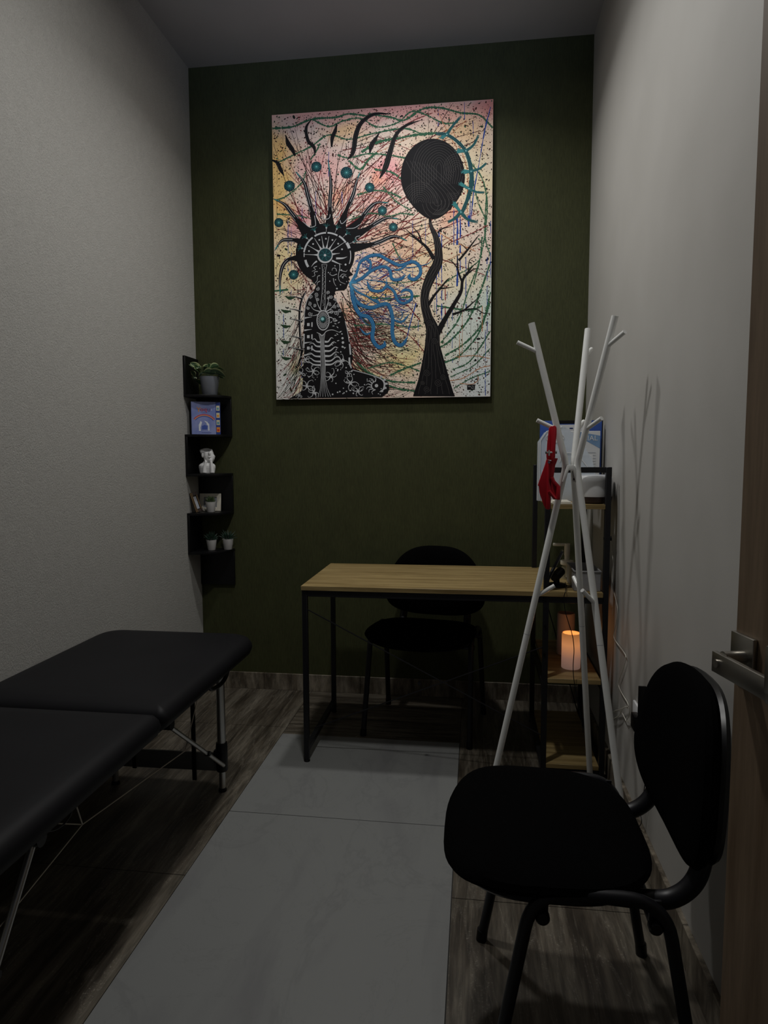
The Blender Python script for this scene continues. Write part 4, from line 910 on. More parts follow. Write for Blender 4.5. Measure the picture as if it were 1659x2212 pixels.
# green splashes
G = [[(25, 258), (160, 245), (260, 205), (330, 185), (470, 175), (560, 150), (700, 165)], [(300, 190), (420, 240), (520, 200), (640, 180), (760, 240), (900, 210), (1000, 130), (1100, 150), (1230, 210), (1330, 200)], [(700, 150), (850, 170), (950, 190), (1080, 110), (1200, 100), (1350, 135), (1480, 150), (1575, 240)],
     [(60, 500), (200, 430), (300, 380), (420, 300), (560, 330), (720, 290), (950, 250), (1100, 300)], [(480, 440), (560, 460), (700, 430), (850, 440), (960, 460)], [(650, 420), (760, 350), (900, 320), (1060, 290), (1180, 280)], [(560, 480), (640, 540), (700, 470), (760, 420)], [(740, 540), (860, 560), (950, 620)],
     [(60, 860), (200, 870), (330, 900)], [(620, 720), (740, 690), (840, 700), (930, 740)], [(560, 900), (720, 850), (840, 870), (930, 850), (1020, 860)], [(800, 660), (860, 730), (900, 770), (1000, 830)], [(1380, 420), (1430, 500), (1500, 600), (1535, 760), (1525, 950), (1500, 1100), (1440, 1350)],
     [(1530, 700), (1520, 1000), (1560, 1150)], [(1420, 560), (1470, 760), (1530, 900)], [(1500, 1010), (1480, 1180), (1400, 1400), (1330, 1600), (1210, 1760)], [(1555, 1200), (1480, 1420), (1400, 1600), (1280, 1740), (1190, 1800)], [(1560, 1400), (1500, 1620), (1380, 1760), (1240, 1850)],
     [(1555, 1480), (1470, 1700), (1340, 1850), (1230, 1900)], [(1555, 1680), (1480, 1800), (1400, 1900), (1290, 1950)], [(1555, 1800), (1440, 1920), (1320, 1980), (1280, 2000)], [(1555, 1960), (1420, 2010), (1300, 2080)], [(850, 1990), (960, 1940), (1070, 1900)], [(700, 1940), (850, 1900), (980, 1930), (1060, 1960)], [(620, 1900), (720, 1980), (860, 2030), (1030, 2040)], [(700, 2000), (900, 2080), (1030, 2100)],
     [(600, 1640), (800, 1630), (1000, 1650), (1070, 1640)], [(700, 1440), (850, 1450), (1060, 1430)], [(760, 1330), (900, 1340), (1060, 1320)], [(870, 1060), (900, 1130), (930, 1180)], [(40, 1400), (140, 1390)], [(60, 760), (130, 730), (230, 640), (260, 560)], [(360, 360), (330, 420), (290, 480)], [(1190, 1380), (1290, 1300), (1400, 1240), (1480, 1180)], [(1180, 1500), (1400, 1530), (1500, 1500)]]
for i, P in enumerate(G): splash(P, R1.choice([10, 13, 17]) if i < 8 else R1.choice([6, 8, 11]), 'green', 4, .55, .55)
# vertical drips
def drip(x, y0, y1, w, c, lay=5, gap=.3):
    y = y0
    while y < y1:
        L = R1.uniform(14, 90); 
        if R1.random() > gap: stroke([(x + R1.uniform(-1.5, 1.5), y), (x + R1.uniform(-2, 2), min(y + L, y1))], [w * R1.uniform(.5, 1), w * R1.uniform(.6, 1.4)], c, lay)
        y += L
for x, y0, y1, w, c in [(1195, 880, 1330, 8, 'blue'), (1215, 1000, 1600, 7, 'blue'), (1178, 1250, 1560, 6, 'blue'), (1325, 860, 1360, 12, 'blue'), (1345, 850, 1250, 9, 'blue'), (1405, 860, 940, 12, 'blue'), (1415, 620, 900, 7, 'blue'), (1385, 1000, 1620, 5, 'blue'), (1290, 1500, 1900, 4, 'blue'), (1300, 820, 1100, 5, 'blue'), (1255, 1400, 1700, 4, 'blue'), (1535, 1100, 1700, 5, 'blue'), (1522, 1600, 2130, 5, 'blue'), (1560, 900, 1300, 5, 'blue'), (1470, 1450, 2090, 4, 'brown'), (1420, 1300, 1990, 2, 'brown'),
                        (1120, 60, 400, 2, 'black'), (1190, 110, 230, 5, 'blue'), (1375, 60, 180, 5, 'blue'), (1436, 160, 300, 4, 'blue'), (1010, 900, 1500, 3, 'blue'), (1100, 900, 1200, 3, 'blue'), (920, 1000, 1500, 2, 'brown'), (1240, 1380, 1560, 7, 'red'), (1340, 1700, 1950, 4, 'orange'), (1360, 1500, 1900, 3, 'orange'), (1395, 650, 950, 5, 'orange'), (1430, 500, 700, 3, 'orange'), (1500, 1500, 1680, 5, 'orange'), (1165, 1400, 1600, 4, 'teal'),
                        (60, 500, 1300, 2, 'black'), (35, 420, 760, 3, 'tealk'), (100, 230, 600, 2, 'black'), (137, 900, 1300, 4, 'blue'), (160, 950, 1500, 3, 'blue'), (100, 1300, 1500, 4, 'blue'), (108, 1560, 1850, 5, 'blue'), (300, 230, 900, 2, 'brown'), (330, 700, 1000, 3, 'blue'), (420, 420, 900, 4, 'blue'), (514, 700, 800, 5, 'blue'), (235, 750, 1000, 3, 'blue'), (200, 200, 500, 2, 'brown'), (640, 350, 900, 2, 'brown'), (660, 1120, 1300, 3, 'blue'), (1050, 1600, 1800, 3, 'blue'), (1045, 1840, 1900, 5, 'blue'), (236, 1890, 2010, 5, 'blue')]:
    drip(x, y0, y1, w, c)
stroke([(1560, 90), (1520, 250), (1480, 480), (1440, 700), (1420, 900)], [5, 8, 5, 9, 4], 'blue', 5, 12, .4, R1)
stroke([(1035, 1480), (990, 1640), (960, 1780)], [9, 6, 3], 'blue', 5)
for P in ([(1080, 1080), (980, 1180), (760, 1330)], [(1060, 1320), (900, 1420), (800, 1560)], [(880, 1640), (1000, 1720), (1090, 1820)], [(960, 1480), (1060, 1600)], [(1540, 930), (1440, 980), (1260, 1060)], [(820, 720), (930, 560)]): splash(P, 5, 'dred', 5, .5, .5)
for P in ([(1240, 2030), (1360, 2010), (1480, 1940), (1557, 1920)], [(1340, 2045), (1430, 2050), (1470, 2020), (1468, 1990)], [(1310, 1860), (1440, 1850), (1555, 1870)], [(1290, 250), (1390, 520), (1400, 760)], [(1180, 110), (1250, 260), (1330, 400)]): splash(P, 4, 'orange', 5, .4, .2)
# drifting dark worm shapes at the top
for P, w in (([(118, 300), (135, 360), (165, 405), (185, 450)], [2, 32, 30, 12]), ([(300, 190), (262, 250), (275, 340), (318, 390), (322, 450)], [2, 20, 24, 24, 3]), ([(478, 215), (465, 270), (445, 320), (440, 385)], [2, 26, 28, 10]), ([(860, 148), (740, 150), (650, 210), (610, 300), (590, 420), (550, 475)], [4, 22, 28, 34, 30, 4]), ([(780, 275), (745, 330), (720, 370), (708, 425)], [2, 26, 34, 10]), ([(1072, 188), (960, 230), (890, 300), (850, 420), (820, 520), (778, 604)], [2, 20, 26, 36, 40, 8]), ([(24, 480), (62, 500), (85, 550), (108, 590)], [10, 24, 26, 4])):
    stroke(P, w, 'black', 7)
    for d in (-.2, .2): stroke(offs(cat2(P, 6)[3:-4], max(w) * d), 1.1, 'grey', 8, smooth=False)
# small star discs
for x, y, r in ((334, 525, 37), (545, 565, 42), (146, 662, 38), (708, 668, 34), (797, 830, 32), (73, 920, 32), (874, 947, 31), (177, 1285, 34)):
    dot(x, y, r, 'tealk', 7, 26)
    for k in range(12):
        a = k * math.pi / 6 + .2; stroke([(x + 3 * math.cos(a), y + 3 * math.sin(a)), (x + r * .9 * math.cos(a), y + r * .9 * math.sin(a))], [4, 1], 'teal', 8)
    dot(x, y, 4, 'tealw', 9, 8)
# black globe
def egg(k, n=72, s=1):
    a = 2 * math.pi * k / n; x, y = math.sin(a), -math.cos(a)
    return (1152 + 226 * s * x * (1 if y < 0 else (1 - .30 * y * y)), 592 + (272 if y < 0 else 298) * s * y)
poly([egg(k) for k in range(72)], 'black', 10)
def inegg(x, y):
    yy = (y - 592) / (272 if y < 592 else 298)
    if abs(yy) > .95: return False
    return abs(x - 1152) < 226 * math.sqrt(1 - yy * yy) * (1 if yy < 0 else 1 - .30 * yy * yy) * .94
def gline(P, w=1.8, lay=11):
    Q = cat2(P, 10); run = []
    for q in Q + [(0, 0)]:
        if inegg(*q): run.append(q)
        else:
            if len(run) > 2: stroke(run, w, 'grey', lay, smooth=False)
            run = []
for r in range(18, 200, 17): gline([(1195 - r, 590 + r * .9), (1195 - r, 520), (1195 - r * .7, 520 - r * .75), (1195, 505 - r), (1195 + r * .7, 520 - r * .75), (1195 + r, 540), (1195 + r * .9, 640)])
for r in range(0, 190, 30): gline([(960 + r, 470 + r * .2), (1010 + r, 560), (1090 + r, 640), (1160 + r, 720), (1190 + r * .8, 800), (1150 + r * .3, 860)])
for r in range(12, 100, 13): gline([(1320 + r * math.cos(a), 530 + r * 1.15 * math.sin(a)) for a in [math.radians(120 + 22 * i) for i in range(13)]])
for r in range(12, 130, 13): gline([(1060 + r * math.cos(a), 770 + r * 1.1 * math.sin(a)) for a in [math.radians(165 + 20 * i) for i in range(11)]])
for r in range(10, 60, 12): gline([(1315 + r * math.cos(a), 700 + r * math.sin(a)) for a in [math.radians(-40 + 22 * i) for i in range(11)]])
for r in range(30, 110, 26): gline([(1185 + r * math.cos(a), 760 + r * 1.2 * math.sin(a)) for a in [math.radians(-10 + 18 * i) for i in range(11)]])
# teal backbone beside the globe
for P, w in (([(1175, 285), (1245, 290), (1320, 335), (1385, 410), (1418, 520), (1425, 620), (1405, 720), (1355, 850)], [10, 24, 22, 26, 30, 34, 26, 22]), ([(1250, 290), (1290, 230), (1352, 158)], [22, 16, 4]), ([(1385, 405), (1440, 360), (1474, 290)], [22, 14, 4]), ([(1420, 548), (1480, 530), (1530, 490)], [20, 14, 4]), ([(1405, 672), (1460, 695), (1515, 698)], [20, 12, 4]), ([(1350, 840), (1400, 890), (1470, 908)], [26, 18, 4]), ([(1350, 835), (1310, 880), (1258, 910)], [24, 22, 5]),
             ([(1250, 290), (1212, 312)], [18, 26]), ([(1385, 405), (1325, 405)], [14, 34]), ([(1425, 550), (1368, 552)], [14, 32]), ([(1408, 672), (1350, 640)], [14, 28]), ([(1345, 835), (1300, 775)], [14, 30])):
    stroke(P, w, 'teal' if len(P) < 3 else 'tealk', 11, jag=.12, rnd=R1)
    Q = cat2(P, 8) if len(P) > 2 else P
    for d in (-.3, 0, .28): stroke(offs(Q, max(w) * d), 2.6, 'teal', 12, smooth=False)
for x, y in ((1250, 290), (1385, 405), (1422, 550), (1407, 672), (1350, 838)): dot(x, y, 5, 'tealw', 13, 8)
for cx, cy in ((1325, 405), (1368, 552), (1350, 640), (1300, 778), (1212, 312)):
    for k in range(9): a = R1.uniform(0, 6.28); stroke([(cx, cy), (cx + 22 * math.cos(a), cy + 18 * math.sin(a))], [6, 1], 'teal', 12)
# tree
TR = [(1130, 880), (1140, 940), (1175, 1020), (1192, 1110), (1185, 1200), (1140, 1290), (1102, 1390), (1095, 1480), (1118, 1580), (1150, 1670), (1150, 1780), (1156, 1900), (1160, 2020), (1160, 2136)]
TW = [16, 26, 42, 54, 66, 70, 60, 58, 66, 92, 106, 160, 220, 292]
stroke(TR, TW, 'black', 10)
for P, w in (([(1160, 1170), (1110, 1090), (1040, 1030), (955, 955)], [30, 20, 14, 2]), ([(1075, 1060), (1050, 990), (1005, 940)], [14, 8, 2]), ([(1040, 1030), (1000, 1010), (975, 1000)], [10, 6, 2]), ([(1185, 985), (1220, 955), (1285, 940)], [12, 8, 2]), ([(1110, 1510), (1160, 1430), (1210, 1370), (1250, 1320), (1275, 1300)], [26, 16, 12, 8, 2]), ([(1200, 1380), (1260, 1372), (1305, 1365)], [10, 6, 2]),
             ([(1180, 1700), (1240, 1590), (1300, 1490), (1350, 1400), (1362, 1320), (1400, 1260), (1450, 1200)], [44, 32, 26, 22, 18, 12, 2]), ([(1358, 1330), (1330, 1250), (1322, 1110)], [16, 12, 3]), ([(1335, 1180), (1400, 1100), (1430, 1060), (1480, 995)], [14, 12, 9, 3]), ([(1400, 1110), (1350, 1060)], [8, 2]), ([(1430, 1080), (1510, 1040)], [7, 2]), ([(1330, 1240), (1290, 1190), (1255, 1170)], [9, 6, 2]), ([(1290, 1560), (1370, 1530), (1430, 1480), (1485, 1430)], [16, 11, 7, 2]), ([(1370, 1530), (1450, 1520), (1510, 1550), (1560, 1550)], [9, 7, 5, 2]), ([(1380, 1290), (1440, 1240), (1490, 1240)], [9, 6, 2]), ([(1400, 1260), (1410, 1180), (1450, 1150)], [7, 5, 1])):
    stroke(P, w, 'black', 10)
TC = cat2(TR, 8)
for d in (-.38, -.22, -.07, .08, .23, .38):
    Q = [(x + d * (TW[min(i // 8, 12)] + (TW[min(i // 8 + 1, 13)] - TW[min(i // 8, 12)]) * (i % 8) / 8) + 3 * math.sin(i * .5 + d * 20), y) for i, (x, y) in enumerate(TC)]
    stroke(Q[4:-1], 1.7, 'grey', 11, smooth=False)
def spiral(cx, cy, r, turns, w, c, lay, a0=0, flip=1):
    n = int(turns * 14); stroke([(cx + flip * r * (1 - k / n * .9) * math.cos(a0 + k / 14 * 6.283), cy + r * (1 - k / n * .9) * math.sin(a0 + k / 14 * 6.283)) for k in range(n + 1)], w, c, lay, smooth=False)
for x, y, r in ((1130, 1620, 24), (1165, 1745, 24), (1110, 1970, 26), (1190, 2040, 28), (1225, 2000, 22), (1110, 2085, 24), (1080, 2040, 16)):
    dot(x, y, r + 2, 'black', 12, 16); spiral(x, y, r, 2.2, 1.8, 'grey', 13)
# ---- the figure: crown, head in profile, shoulders
C0 = (398, 1142)
dot(C0[0], C0[1] - 8, 206, 'black', 14, 48, 1.02)
rays = [([(350, 1010), (315, 880), (275, 730), (250, 640), (190, 560)], [120, 52, 26, 22, 3]), ([(425, 1000), (430, 860), (430, 760), (436, 640), (415, 470)], [120, 44, 26, 22, 3]), ([(490, 1000), (545, 830), (592, 720), (612, 640), (640, 560)], [110, 34, 24, 18, 3]),
        ([(540, 1010), (640, 900), (700, 820), (760, 775), (842, 776)], [110, 44, 30, 18, 3]), ([(560, 1030), (690, 960), (770, 910), (830, 882), (912, 888)], [100, 40, 26, 16, 3]), ([(560, 1100), (700, 1075), (780, 1050), (880, 1010), (972, 1042)], [90, 44, 30, 20, 4]),
        ([(300, 1030), (215, 920), (160, 850), (110, 790), (34, 752)], [130, 50, 30, 20, 3]), ([(280, 1080), (200, 1046), (140, 1040), (90, 1050), (45, 1115)], [100, 40, 26, 18, 4]), ([(270, 1180), (170, 1170), (110, 1210), (84, 1300), (84, 1430)], [100, 36, 26, 20, 4])]
for P, w in rays:
    w = [w[0] * .8, w[1] * .72] + w[2:]
    stroke(P, w, 'black', 14)
    Q = cat2(P, 8); stroke(Q[12:-3], [3, 3.5, 2], 'white', 16, smooth=False)
    e = Q[-5:]; stroke(e, [6, 9, 2], 'teal', 17, smooth=False)
    for d in (.32, -.32):
        stroke([(x + (Q[k][0] - x) * 0, y) for k, (x, y) in enumerate(offs(Q[10:22], 13 * (1 if d > 0 else -1)))], [2.2, 1.2], 'white', 16, smooth=False)
for P in ([(322, 870), (330, 930), (320, 945), (285, 950), (240, 910)], [(365, 880), (400, 895), (425, 885), (432, 860)], [(462, 860), (470, 880), (490, 870), (520, 820)], [(500, 900), (510, 925), (530, 915), (560, 880)], [(545, 960), (600, 955), (640, 930)], [(640, 1010), (612, 1020), (620, 1045), (650, 1052), (700, 1045)]):   # white scallops between the rays
    stroke(P, 4, 'white', 16)
F = [(575, 1070), (588, 1130), (590, 1190), (582, 1222), (568, 1245), (572, 1262), (588, 1276), (592, 1284), (566, 1295), (562, 1303), (570, 1312), (560, 1326), (566, 1338), (556, 1352), (548, 1378), (530, 1392), (470, 1398), (464, 1418), (458, 1440), (478, 1470), (512, 1530), (538, 1600), (556, 1680), (570, 1755), (588, 1810), (592, 1870), (582, 1920), (596, 1945), (650, 1962), (724, 1985), (790, 2010), (838, 2035), (848, 2075), (838, 2110), (796, 2142),
     (150, 2152), (205, 2122), (240, 2095), (244, 2010), (212, 1955), (250, 1918), (252, 1810), (250, 1660), (250, 1560), (262, 1480), (286, 1432), (322, 1392), (334, 1358), (312, 1335), (284, 1278), (250, 1235), (205, 1180), (240, 1060), (400, 1000)]
poly(F, 'black', 15)
# spine of spikes left of the back
stroke([(262, 1400), (232, 1470), (220, 1560), (224, 1700), (236, 1800), (225, 1880), (195, 1940)], [6, 14, 16, 16, 18, 14, 4], 'black', 14)
stroke([(262, 1410), (236, 1480), (226, 1560), (228, 1700), (240, 1800)], 2.2, 'white', 16)
for y in (1440, 1530, 1600, 1720, 1800): stroke([(240, y + 16), (190, y), (150, y - 6)], [10, 7, 2], 'black', 14); stroke([(256, y + 12), (200, y + 2), (158, y - 4)], 1.8, 'white', 16)
for x, y in ((150, 1445), (122, 1540), (120, 1645), (120, 1755), (125, 1870)): stroke([(x - 32, y - 10), (x, y + 4), (x + 38, y)], [4, 24, 5], 'dgreen', 7)
# halo ring and eye
RCx, RCy = 408, 1150
for a0, a1, r, w in ((-172, -128, 160, 11), (-122, -92, 160, 11), (-88, -62, 160, 11), (-58, -35, 162, 12), (-33, -18, 166, 20), (-12, 20, 168, 6), (148, 168, 152, 16), (176, 186, 158, 6)):
    n = 12; stroke([(RCx + r * math.cos(math.radians(a0 + (a1 - a0) * k / n)), RCy + r * math.sin(math.radians(a0 + (a1 - a0) * k / n))) for k in range(n + 1)], w, 'white', 17, smooth=False)
dot(396, 1150, 54, 'white', 16, 32); dot(398, 1146, 46, 'tealk', 17, 32); dot(396, 1148, 9, 'white', 18, 14)
for k in range(7): a = k * .9; stroke([(398 + 10 * math.cos(a), 1146 + 10 * math.sin(a)), (398 + 26 * math.cos(a + .5), 1146 + 26 * math.sin(a + .5)), (398 + 42 * math.cos(a + .3), 1146 + 42 * math.sin(a + .3))], 1.8, 'teal', 18)
for a, L in ((-178, 120), (-150, 115), (-122, 112), (-100, 110), (-78, 110), (-56, 112), (-34, 140), (-8, 84), (14, 0)):
    if L: a = math.radians(a); stroke([(396 + 52 * math.cos(a), 1148 + 52 * math.sin(a)), (396 + 80 * math.cos(a), 1148 + 80 * math.sin(a)), (396 + L * 1.25 * math.cos(a), 1148 + L * 1.25 * math.sin(a))], [15, 5, 2], 'white', 17)
for a in (-165, -137, -112, -90, -68, -45, -22): a = math.radians(a); dot(402 + 122 * math.cos(a), 1150 + 118 * math.sin(a), 6, 'white', 17, 10)
stroke([(474, 1170), (520, 1168), (552, 1158)], [14, 10, 1], 'white', 17); stroke([(445, 1185), (490, 1205), (515, 1212)], [12, 6, 1], 'white', 17); stroke([(340, 1190), (320, 1205), (300, 1230)], [12, 7, 1], 'white', 17)
for x, y in ((405, 955), (478, 962), (325, 980), (268, 1028), (543, 1000), (594, 1054), (235, 1100)):
    dot(x, y, 6, 'white', 17, 8); a = math.atan2(y - 1142, x - 398); stroke([(x, y), (x - 30 * math.cos(a), y - 30 * math.sin(a))], 2, 'white', 17)
    for d in (-.6, -.25, .2, .6): stroke([(x, y), (x + 22 * math.cos(a + d), y + 22 * math.sin(a + d)), (x + 32 * math.cos(a + d * 1.5), y + 32 * math.sin(a + d * 1.5))], 1.8, 'teal', 17)
# face filigree
for P in ([(498, 1205), (500, 1240), (490, 1290), (500, 1330), (540, 1350)], [(495, 1250), (540, 1262), (552, 1250)], [(500, 1300), (520, 1280), (545, 1285)], [(480, 1280), (450, 1290), (430, 1280), (436, 1268)], [(478, 1260), (470, 1240), (450, 1240), (446, 1256)], [(455, 1310), (460, 1340), (474, 1365)], [(520, 1310), (530, 1290), (548, 1300)], [(340, 1225), (318, 1235), (330, 1250), (305, 1262)], [(345, 1262), (322, 1268), (326, 1290), (306, 1300)], [(362, 1290), (345, 1298), (342, 1325), (326, 1345)], [(362, 1330), (345, 1340), (340, 1360)]):
    stroke(P, [4.5, 3, 2], 'white', 17)
for x, y, r in ((540, 1213, 7), (480, 1382, 6), (512, 1250, 4), (516, 1300, 4), (420, 1270, 4), (470, 1320, 4), (505, 1355, 4), (430, 1330, 4), (466, 1222, 4), (548, 1332, 3), (360, 1240, 3)): dot(x, y, r, 'white', 17, 10)
# throat column, heart, roots
stroke([(392, 1212), (390, 1260), (388, 1400), (380, 1530)], [38, 24, 24, 34], 'white', 16); stroke([(392, 1214), (390, 1262), (388, 1400), (380, 1530)], [32, 18, 18, 28], 'black', 17)
for k in range(34): dot(388 + R1.uniform(-7, 7), 1225 + k * 9.2, 2.6, 'white', 18, 6)
dot(384, 1605, 46, 'white', 17, 30, 1.55); dot(384, 1605, 40, 'black', 18, 30, 1.6)
for k in range(26): a = k * .2417; stroke([(384 + 20 * math.cos(a), 1600 + 24 * math.sin(a)), (384 + 38 * math.cos(a), 1604 + 58 * math.sin(a))], [1.5, 4], 'white', 19)
dot(380, 1595, 11, 'tealw', 20, 12)
for k in range(12): a = k * .5236; stroke([(380 + 8 * math.cos(a), 1595 + 8 * math.sin(a)), (380 + 26 * math.cos(a), 1595 + 26 * math.sin(a))], [4, 1], 'teal', 19)
stroke([(376, 1700), (378, 1760), (384, 1900), (386, 2000), (390, 2080), (394, 2142)], [44, 26, 34, 30, 50, 92], 'white', 16); stroke([(376, 1700), (378, 1760), (384, 1900), (386, 2000), (390, 2080), (394, 2142)], [38, 21, 29, 25, 45, 86], 'black', 17)
for d in (-.34, -.12, .1, .32): stroke([(376 + d * 38, 1705), (378 + d * 22, 1760), (384 + d * 30 + 3, 1900), (386 + d * 26, 2000), (390 + d * 46, 2080), (394 + d * 88, 2140)], 2.4, 'white', 18)
stroke([(340, 1690), (362, 1700), (376, 1712), (392, 1700), (410, 1680), (450, 1672), (500, 1690)], [3, 5, 6, 5, 5, 4, 2], 'white', 18)
for cx, cy, r, f_ in ((345, 1385, 14, 1), (335, 1425, 16, -1), (300, 1440, 14, 1), (290, 1490, 14, 1), (280, 1520, 12, -1), (345, 1460, 12, 1), (292, 1560, 16, 1), (325, 1500, 12, -1), (420, 1410, 13, 1), (440, 1440, 14, -1), (430, 1490, 14, 1), (470, 1460, 13, 1), (460, 1510, 14, -1), (490, 1500, 13, 1), (440, 1545, 16, 1), (475, 1555, 18, -1), (465, 1600, 16, 1), (500, 1535, 13, 1), (418, 1450, 9, 1)):
    spiral(cx, cy, r, 1.7, 3, 'white', 17, R1.uniform(0, 6), f_)
for P in ([(372, 1540), (350, 1500), (330, 1440)], [(368, 1545), (320, 1530), (295, 1500)], [(360, 1560), (330, 1570), (300, 1575)], [(400, 1540), (415, 1490), (430, 1430)], [(405, 1545), (440, 1520), (480, 1470)], [(410, 1555), (450, 1545), (490, 1545)], [(420, 1580), (450, 1590), (470, 1610)]): stroke(P, [8, 4, 2], 'white', 17)
# ribs
for y, L in ((1735, 60), (1765, 80), (1800, 95), (1835, 100), (1870, 105), (1895, 120)):
    stroke([(368, y + 24), (368 - L * .4, y + 20), (368 - L * .7, y), (368 - L, y + 8)], [13, 9, 5, 2], 'white', 18); stroke([(396, y + 20), (396 + L * .4, y + 18), (396 + L * .75, y - 8), (396 + L, y - 2)], [15, 10, 6, 2], 'white', 18)
for y in (1635, 1720, 1800): poly([(272, y - 10), (290, y - 11), (290, y + 10), (272, y + 10)], 'white', 17); poly([(302, y - 16), (311, y - 17), (311, y + 16), (302, y + 16)], 'white', 17)
for y in (1590, 1676, 1765, 1850): stroke([(252, y), (275, y - 4), (305, y - 8)], [12, 7, 2], 'white', 17)
for k in range(44):
    x, y = R1.uniform(330, 545), R1.uniform(1560, 1850)
    if abs(x - 384) < 52 or x > 505 + (y - 1560) * .14: continue
    a = R1.uniform(-.9, .9); stroke([(x - 9 * math.cos(a), y - 9 * math.sin(a)), (x, y), (x + 9 * math.cos(a), y + 9 * math.sin(a))], [1, 7, 1], 'white', 16)
for x, y, r in ((520, 1730, 8), (523, 1760, 9), (520, 1790, 7), (516, 1700, 5), (508, 1826, 5), (528, 1880, 6), (508, 1912, 5)): dot(x, y, r, 'white', 17, 10)
# body contour marks
stroke([(318, 1400), (284, 1440), (262, 1500), (254, 1570), (252, 1640)], [6, 5, 4, 4, 3], 'white', 16); stroke([(252, 1700), (250, 1800)], 8, 'white', 16)
stroke([(538, 1610), (556, 1690), (566, 1755)], 4, 'white', 16); stroke([(570, 1770), (576, 1845)], 11, 'white', 16); stroke([(568, 1865), (570, 1905), (582, 1940)], [11, 12, 8], 'white', 16); stroke([(590, 1952), (700, 1982), (780, 2010), (812, 2040), (808, 2085), (780, 2105)], [5, 5, 7, 12, 12, 4], 'white', 16)
for x, y in ((792, 2000), (816, 2020), (828, 2048), (820, 2078), (796, 2100)): poly([(x - 9, y - 6), (x + 7, y - 8), (x + 9, y + 6), (x - 7, y + 8)], 'white', 17)
# starfish with curled arms
for x, y, s in ((316, 1960, 1), (440, 1998, 1), (576, 2042, 1.1), (272, 2066, 1), (630, 2100, .9), (512, 1893, 1.1), (262, 1880, .7), (320, 2110, .9), (232, 1975, .6), (220, 2130, .5), (560, 1975, .5)):
    dot(x, y, 8 * s, 'white', 18, 10)
    for k in range(6):
        a = k * 1.047 + R1.uniform(-.2, .2); q = R1.choice([-1, 1]); L = 46 * s * R1.uniform(.8, 1.25)
        stroke([(x + 5 * math.cos(a), y + 5 * math.sin(a)), (x + L * .6 * math.cos(a), y + L * .6 * math.sin(a)), (x + L * math.cos(a + .35 * q), y + L * math.sin(a + .35 * q)), (x + L * .95 * math.cos(a + .6 * q), y + L * .95 * math.sin(a + .6 * q))], [8 * s, 4, 2.5, 1.5], 'white', 17)
for k in range(70):
    x, y = R1.uniform(250, 800), R1.uniform(1920, 2130)
    if x > 590 and y < 1975 + (x - 590) * .3: continue
    if abs(x - 388) < 40: continue
    dot(x, y, R1.uniform(2.5, 6), 'white', 17, 8)
dot(758, 2062, 12, 'white', 18, 14)
stroke([(758 + 34 * math.cos(a), 2062 + 30 * math.sin(a)) for a in [math.radians(100 + 18 * i) for i in range(10)]], 5, 'white', 18)
for k in range(7): a = math.radians(110 + 24 * k); stroke([(758 + 32 * math.cos(a), 2062 + 30 * math.sin(a)), (758 + 60 * math.cos(a + .2), 2062 + 50 * math.sin(a + .2)), (758 + 76 * math.cos(a), 2062 + 66 * math.sin(a))], [8, 4, 2], 'white', 18)
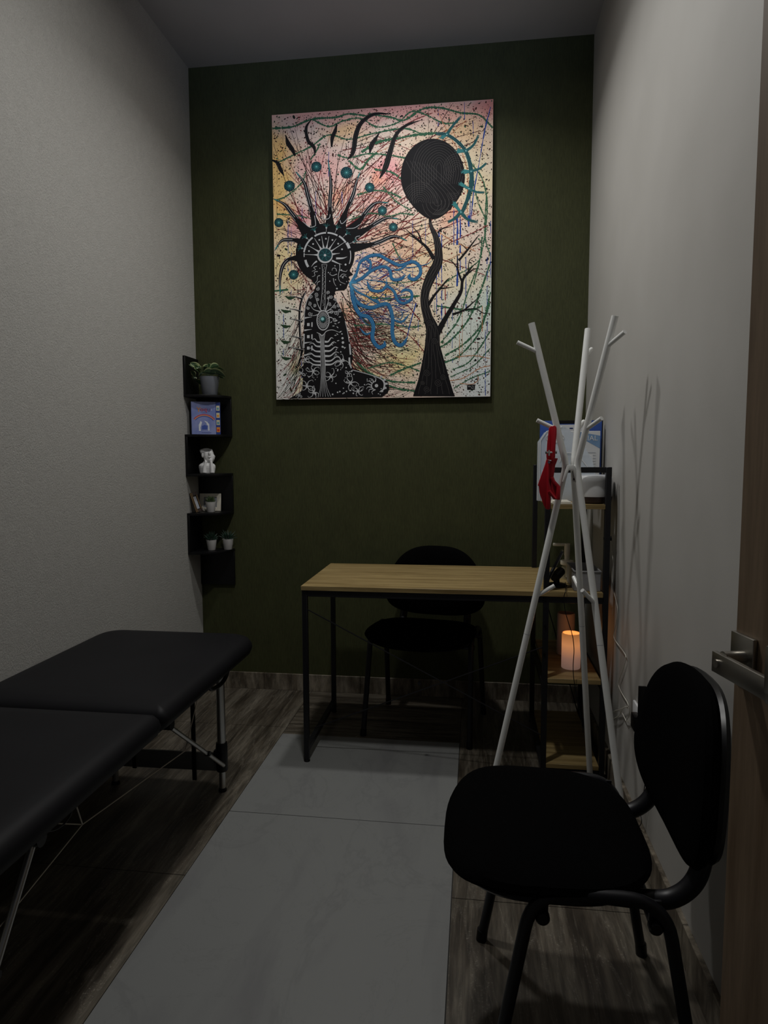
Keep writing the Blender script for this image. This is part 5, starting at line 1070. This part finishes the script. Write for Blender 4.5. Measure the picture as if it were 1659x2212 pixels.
# blue breath
HR = [([(568, 1345), (610, 1290), (640, 1200), (680, 1172), (716, 1200), (700, 1270), (650, 1300)], 20), ([(568, 1345), (650, 1310), (720, 1255), (800, 1225), (850, 1250), (865, 1310), (920, 1315), (960, 1285)], 26), ([(640, 1200), (700, 1155), (770, 1145), (840, 1180), (920, 1215), (1010, 1190), (1060, 1225), (1062, 1280), (1020, 1315), (985, 1300), (992, 1275)], 28),
      ([(568, 1345), (600, 1440), (640, 1490), (720, 1515), (800, 1490), (845, 1500), (870, 1590), (868, 1690), (890, 1760), (935, 1775), (975, 1720)], 32), ([(575, 1360), (600, 1480), (640, 1560), (700, 1580), (735, 1640), (730, 1730), (770, 1790), (810, 1780), (815, 1750)], 34), ([(690, 1330), (720, 1390), (790, 1395), (830, 1365), (880, 1400), (905, 1460), (950, 1482), (1002, 1450), (998, 1400), (955, 1388), (925, 1410)], 24),
      ([(828, 1300), (825, 1350), (800, 1390)], 10), ([(715, 1455), (765, 1470), (775, 1515)], 20), ([(870, 1600), (935, 1612), (985, 1560)], 16), ([(640, 1660), (685, 1700), (730, 1680)], 16), ([(875, 1580), (930, 1590), (935, 1545), (900, 1540)], 6), ([(860, 1250), (930, 1240), (1010, 1165)], 14), ([(568, 1345), (620, 1400), (700, 1440), (790, 1500)], 14), ([(900, 1200), (980, 1230), (1100, 1210), (1150, 1180)], 6), ([(600, 1300), (700, 1320), (800, 1330), (900, 1350)], 5)]
for k in range(190):
    x0, y0 = R1.uniform(585, 930), R1.uniform(1150, 1600); a = R1.uniform(-.7, .9); L = R1.uniform(40, 150)
    stroke([(x0, y0), (x0 + L * .5 * math.cos(a), y0 + L * .5 * math.sin(a) + R1.uniform(-18, 18)), (x0 + L * math.cos(a), y0 + L * math.sin(a))], [2, 3, 1], R1.choice(['hair', 'blue', 'blue', 'dred', 'haird', 'hair']), 8)
for P, w in HR:
    w *= .82
    n = len(P); ws = [w * .35] + [w] * (n - 2) + [w * .25]
    stroke(P, ws, 'hair', 15, 10); Q = cat2(P, 10)
    for d, c, lw in ((-.44, 'haird', 2.6), (-.24, 'hairl', 2.2), (-.05, 'haird', 2), (.12, 'hairl', 2.4), (.30, 'haird', 2.2), (.44, 'hair', 3)):
        if w > 9: stroke([(q[0], q[1]) for q in offs(Q, w * d)][4:-3], [lw, lw, 1], c, 16, smooth=False)
for k in range(16): a = R1.uniform(-1.0, 1.3); stroke([(566, 1345), (566 + 36 * math.cos(a), 1345 + 36 * math.sin(a)), (566 + 80 * math.cos(a * 1.1), 1345 + 80 * math.sin(a * 1.1))], [5, 3, 1], 'hairl', 17)
# signature box (unreadable scribble)
poly([(1393, 2056), (1450, 2053), (1448, 2089), (1394, 2090)], 'black', 12)
for P in ([(1400, 2064), (1404, 2070), (1408, 2063), (1412, 2071), (1416, 2064), (1420, 2070)], [(1426, 2066), (1431, 2062), (1436, 2068), (1441, 2063)], [(1420, 2080), (1426, 2075), (1431, 2082), (1437, 2076), (1443, 2081)]): stroke(P, 1.6, 'white', 13)
o = obj('painted_picture', pbm, [M['art_' + k] for k in KEYS], pn, False)
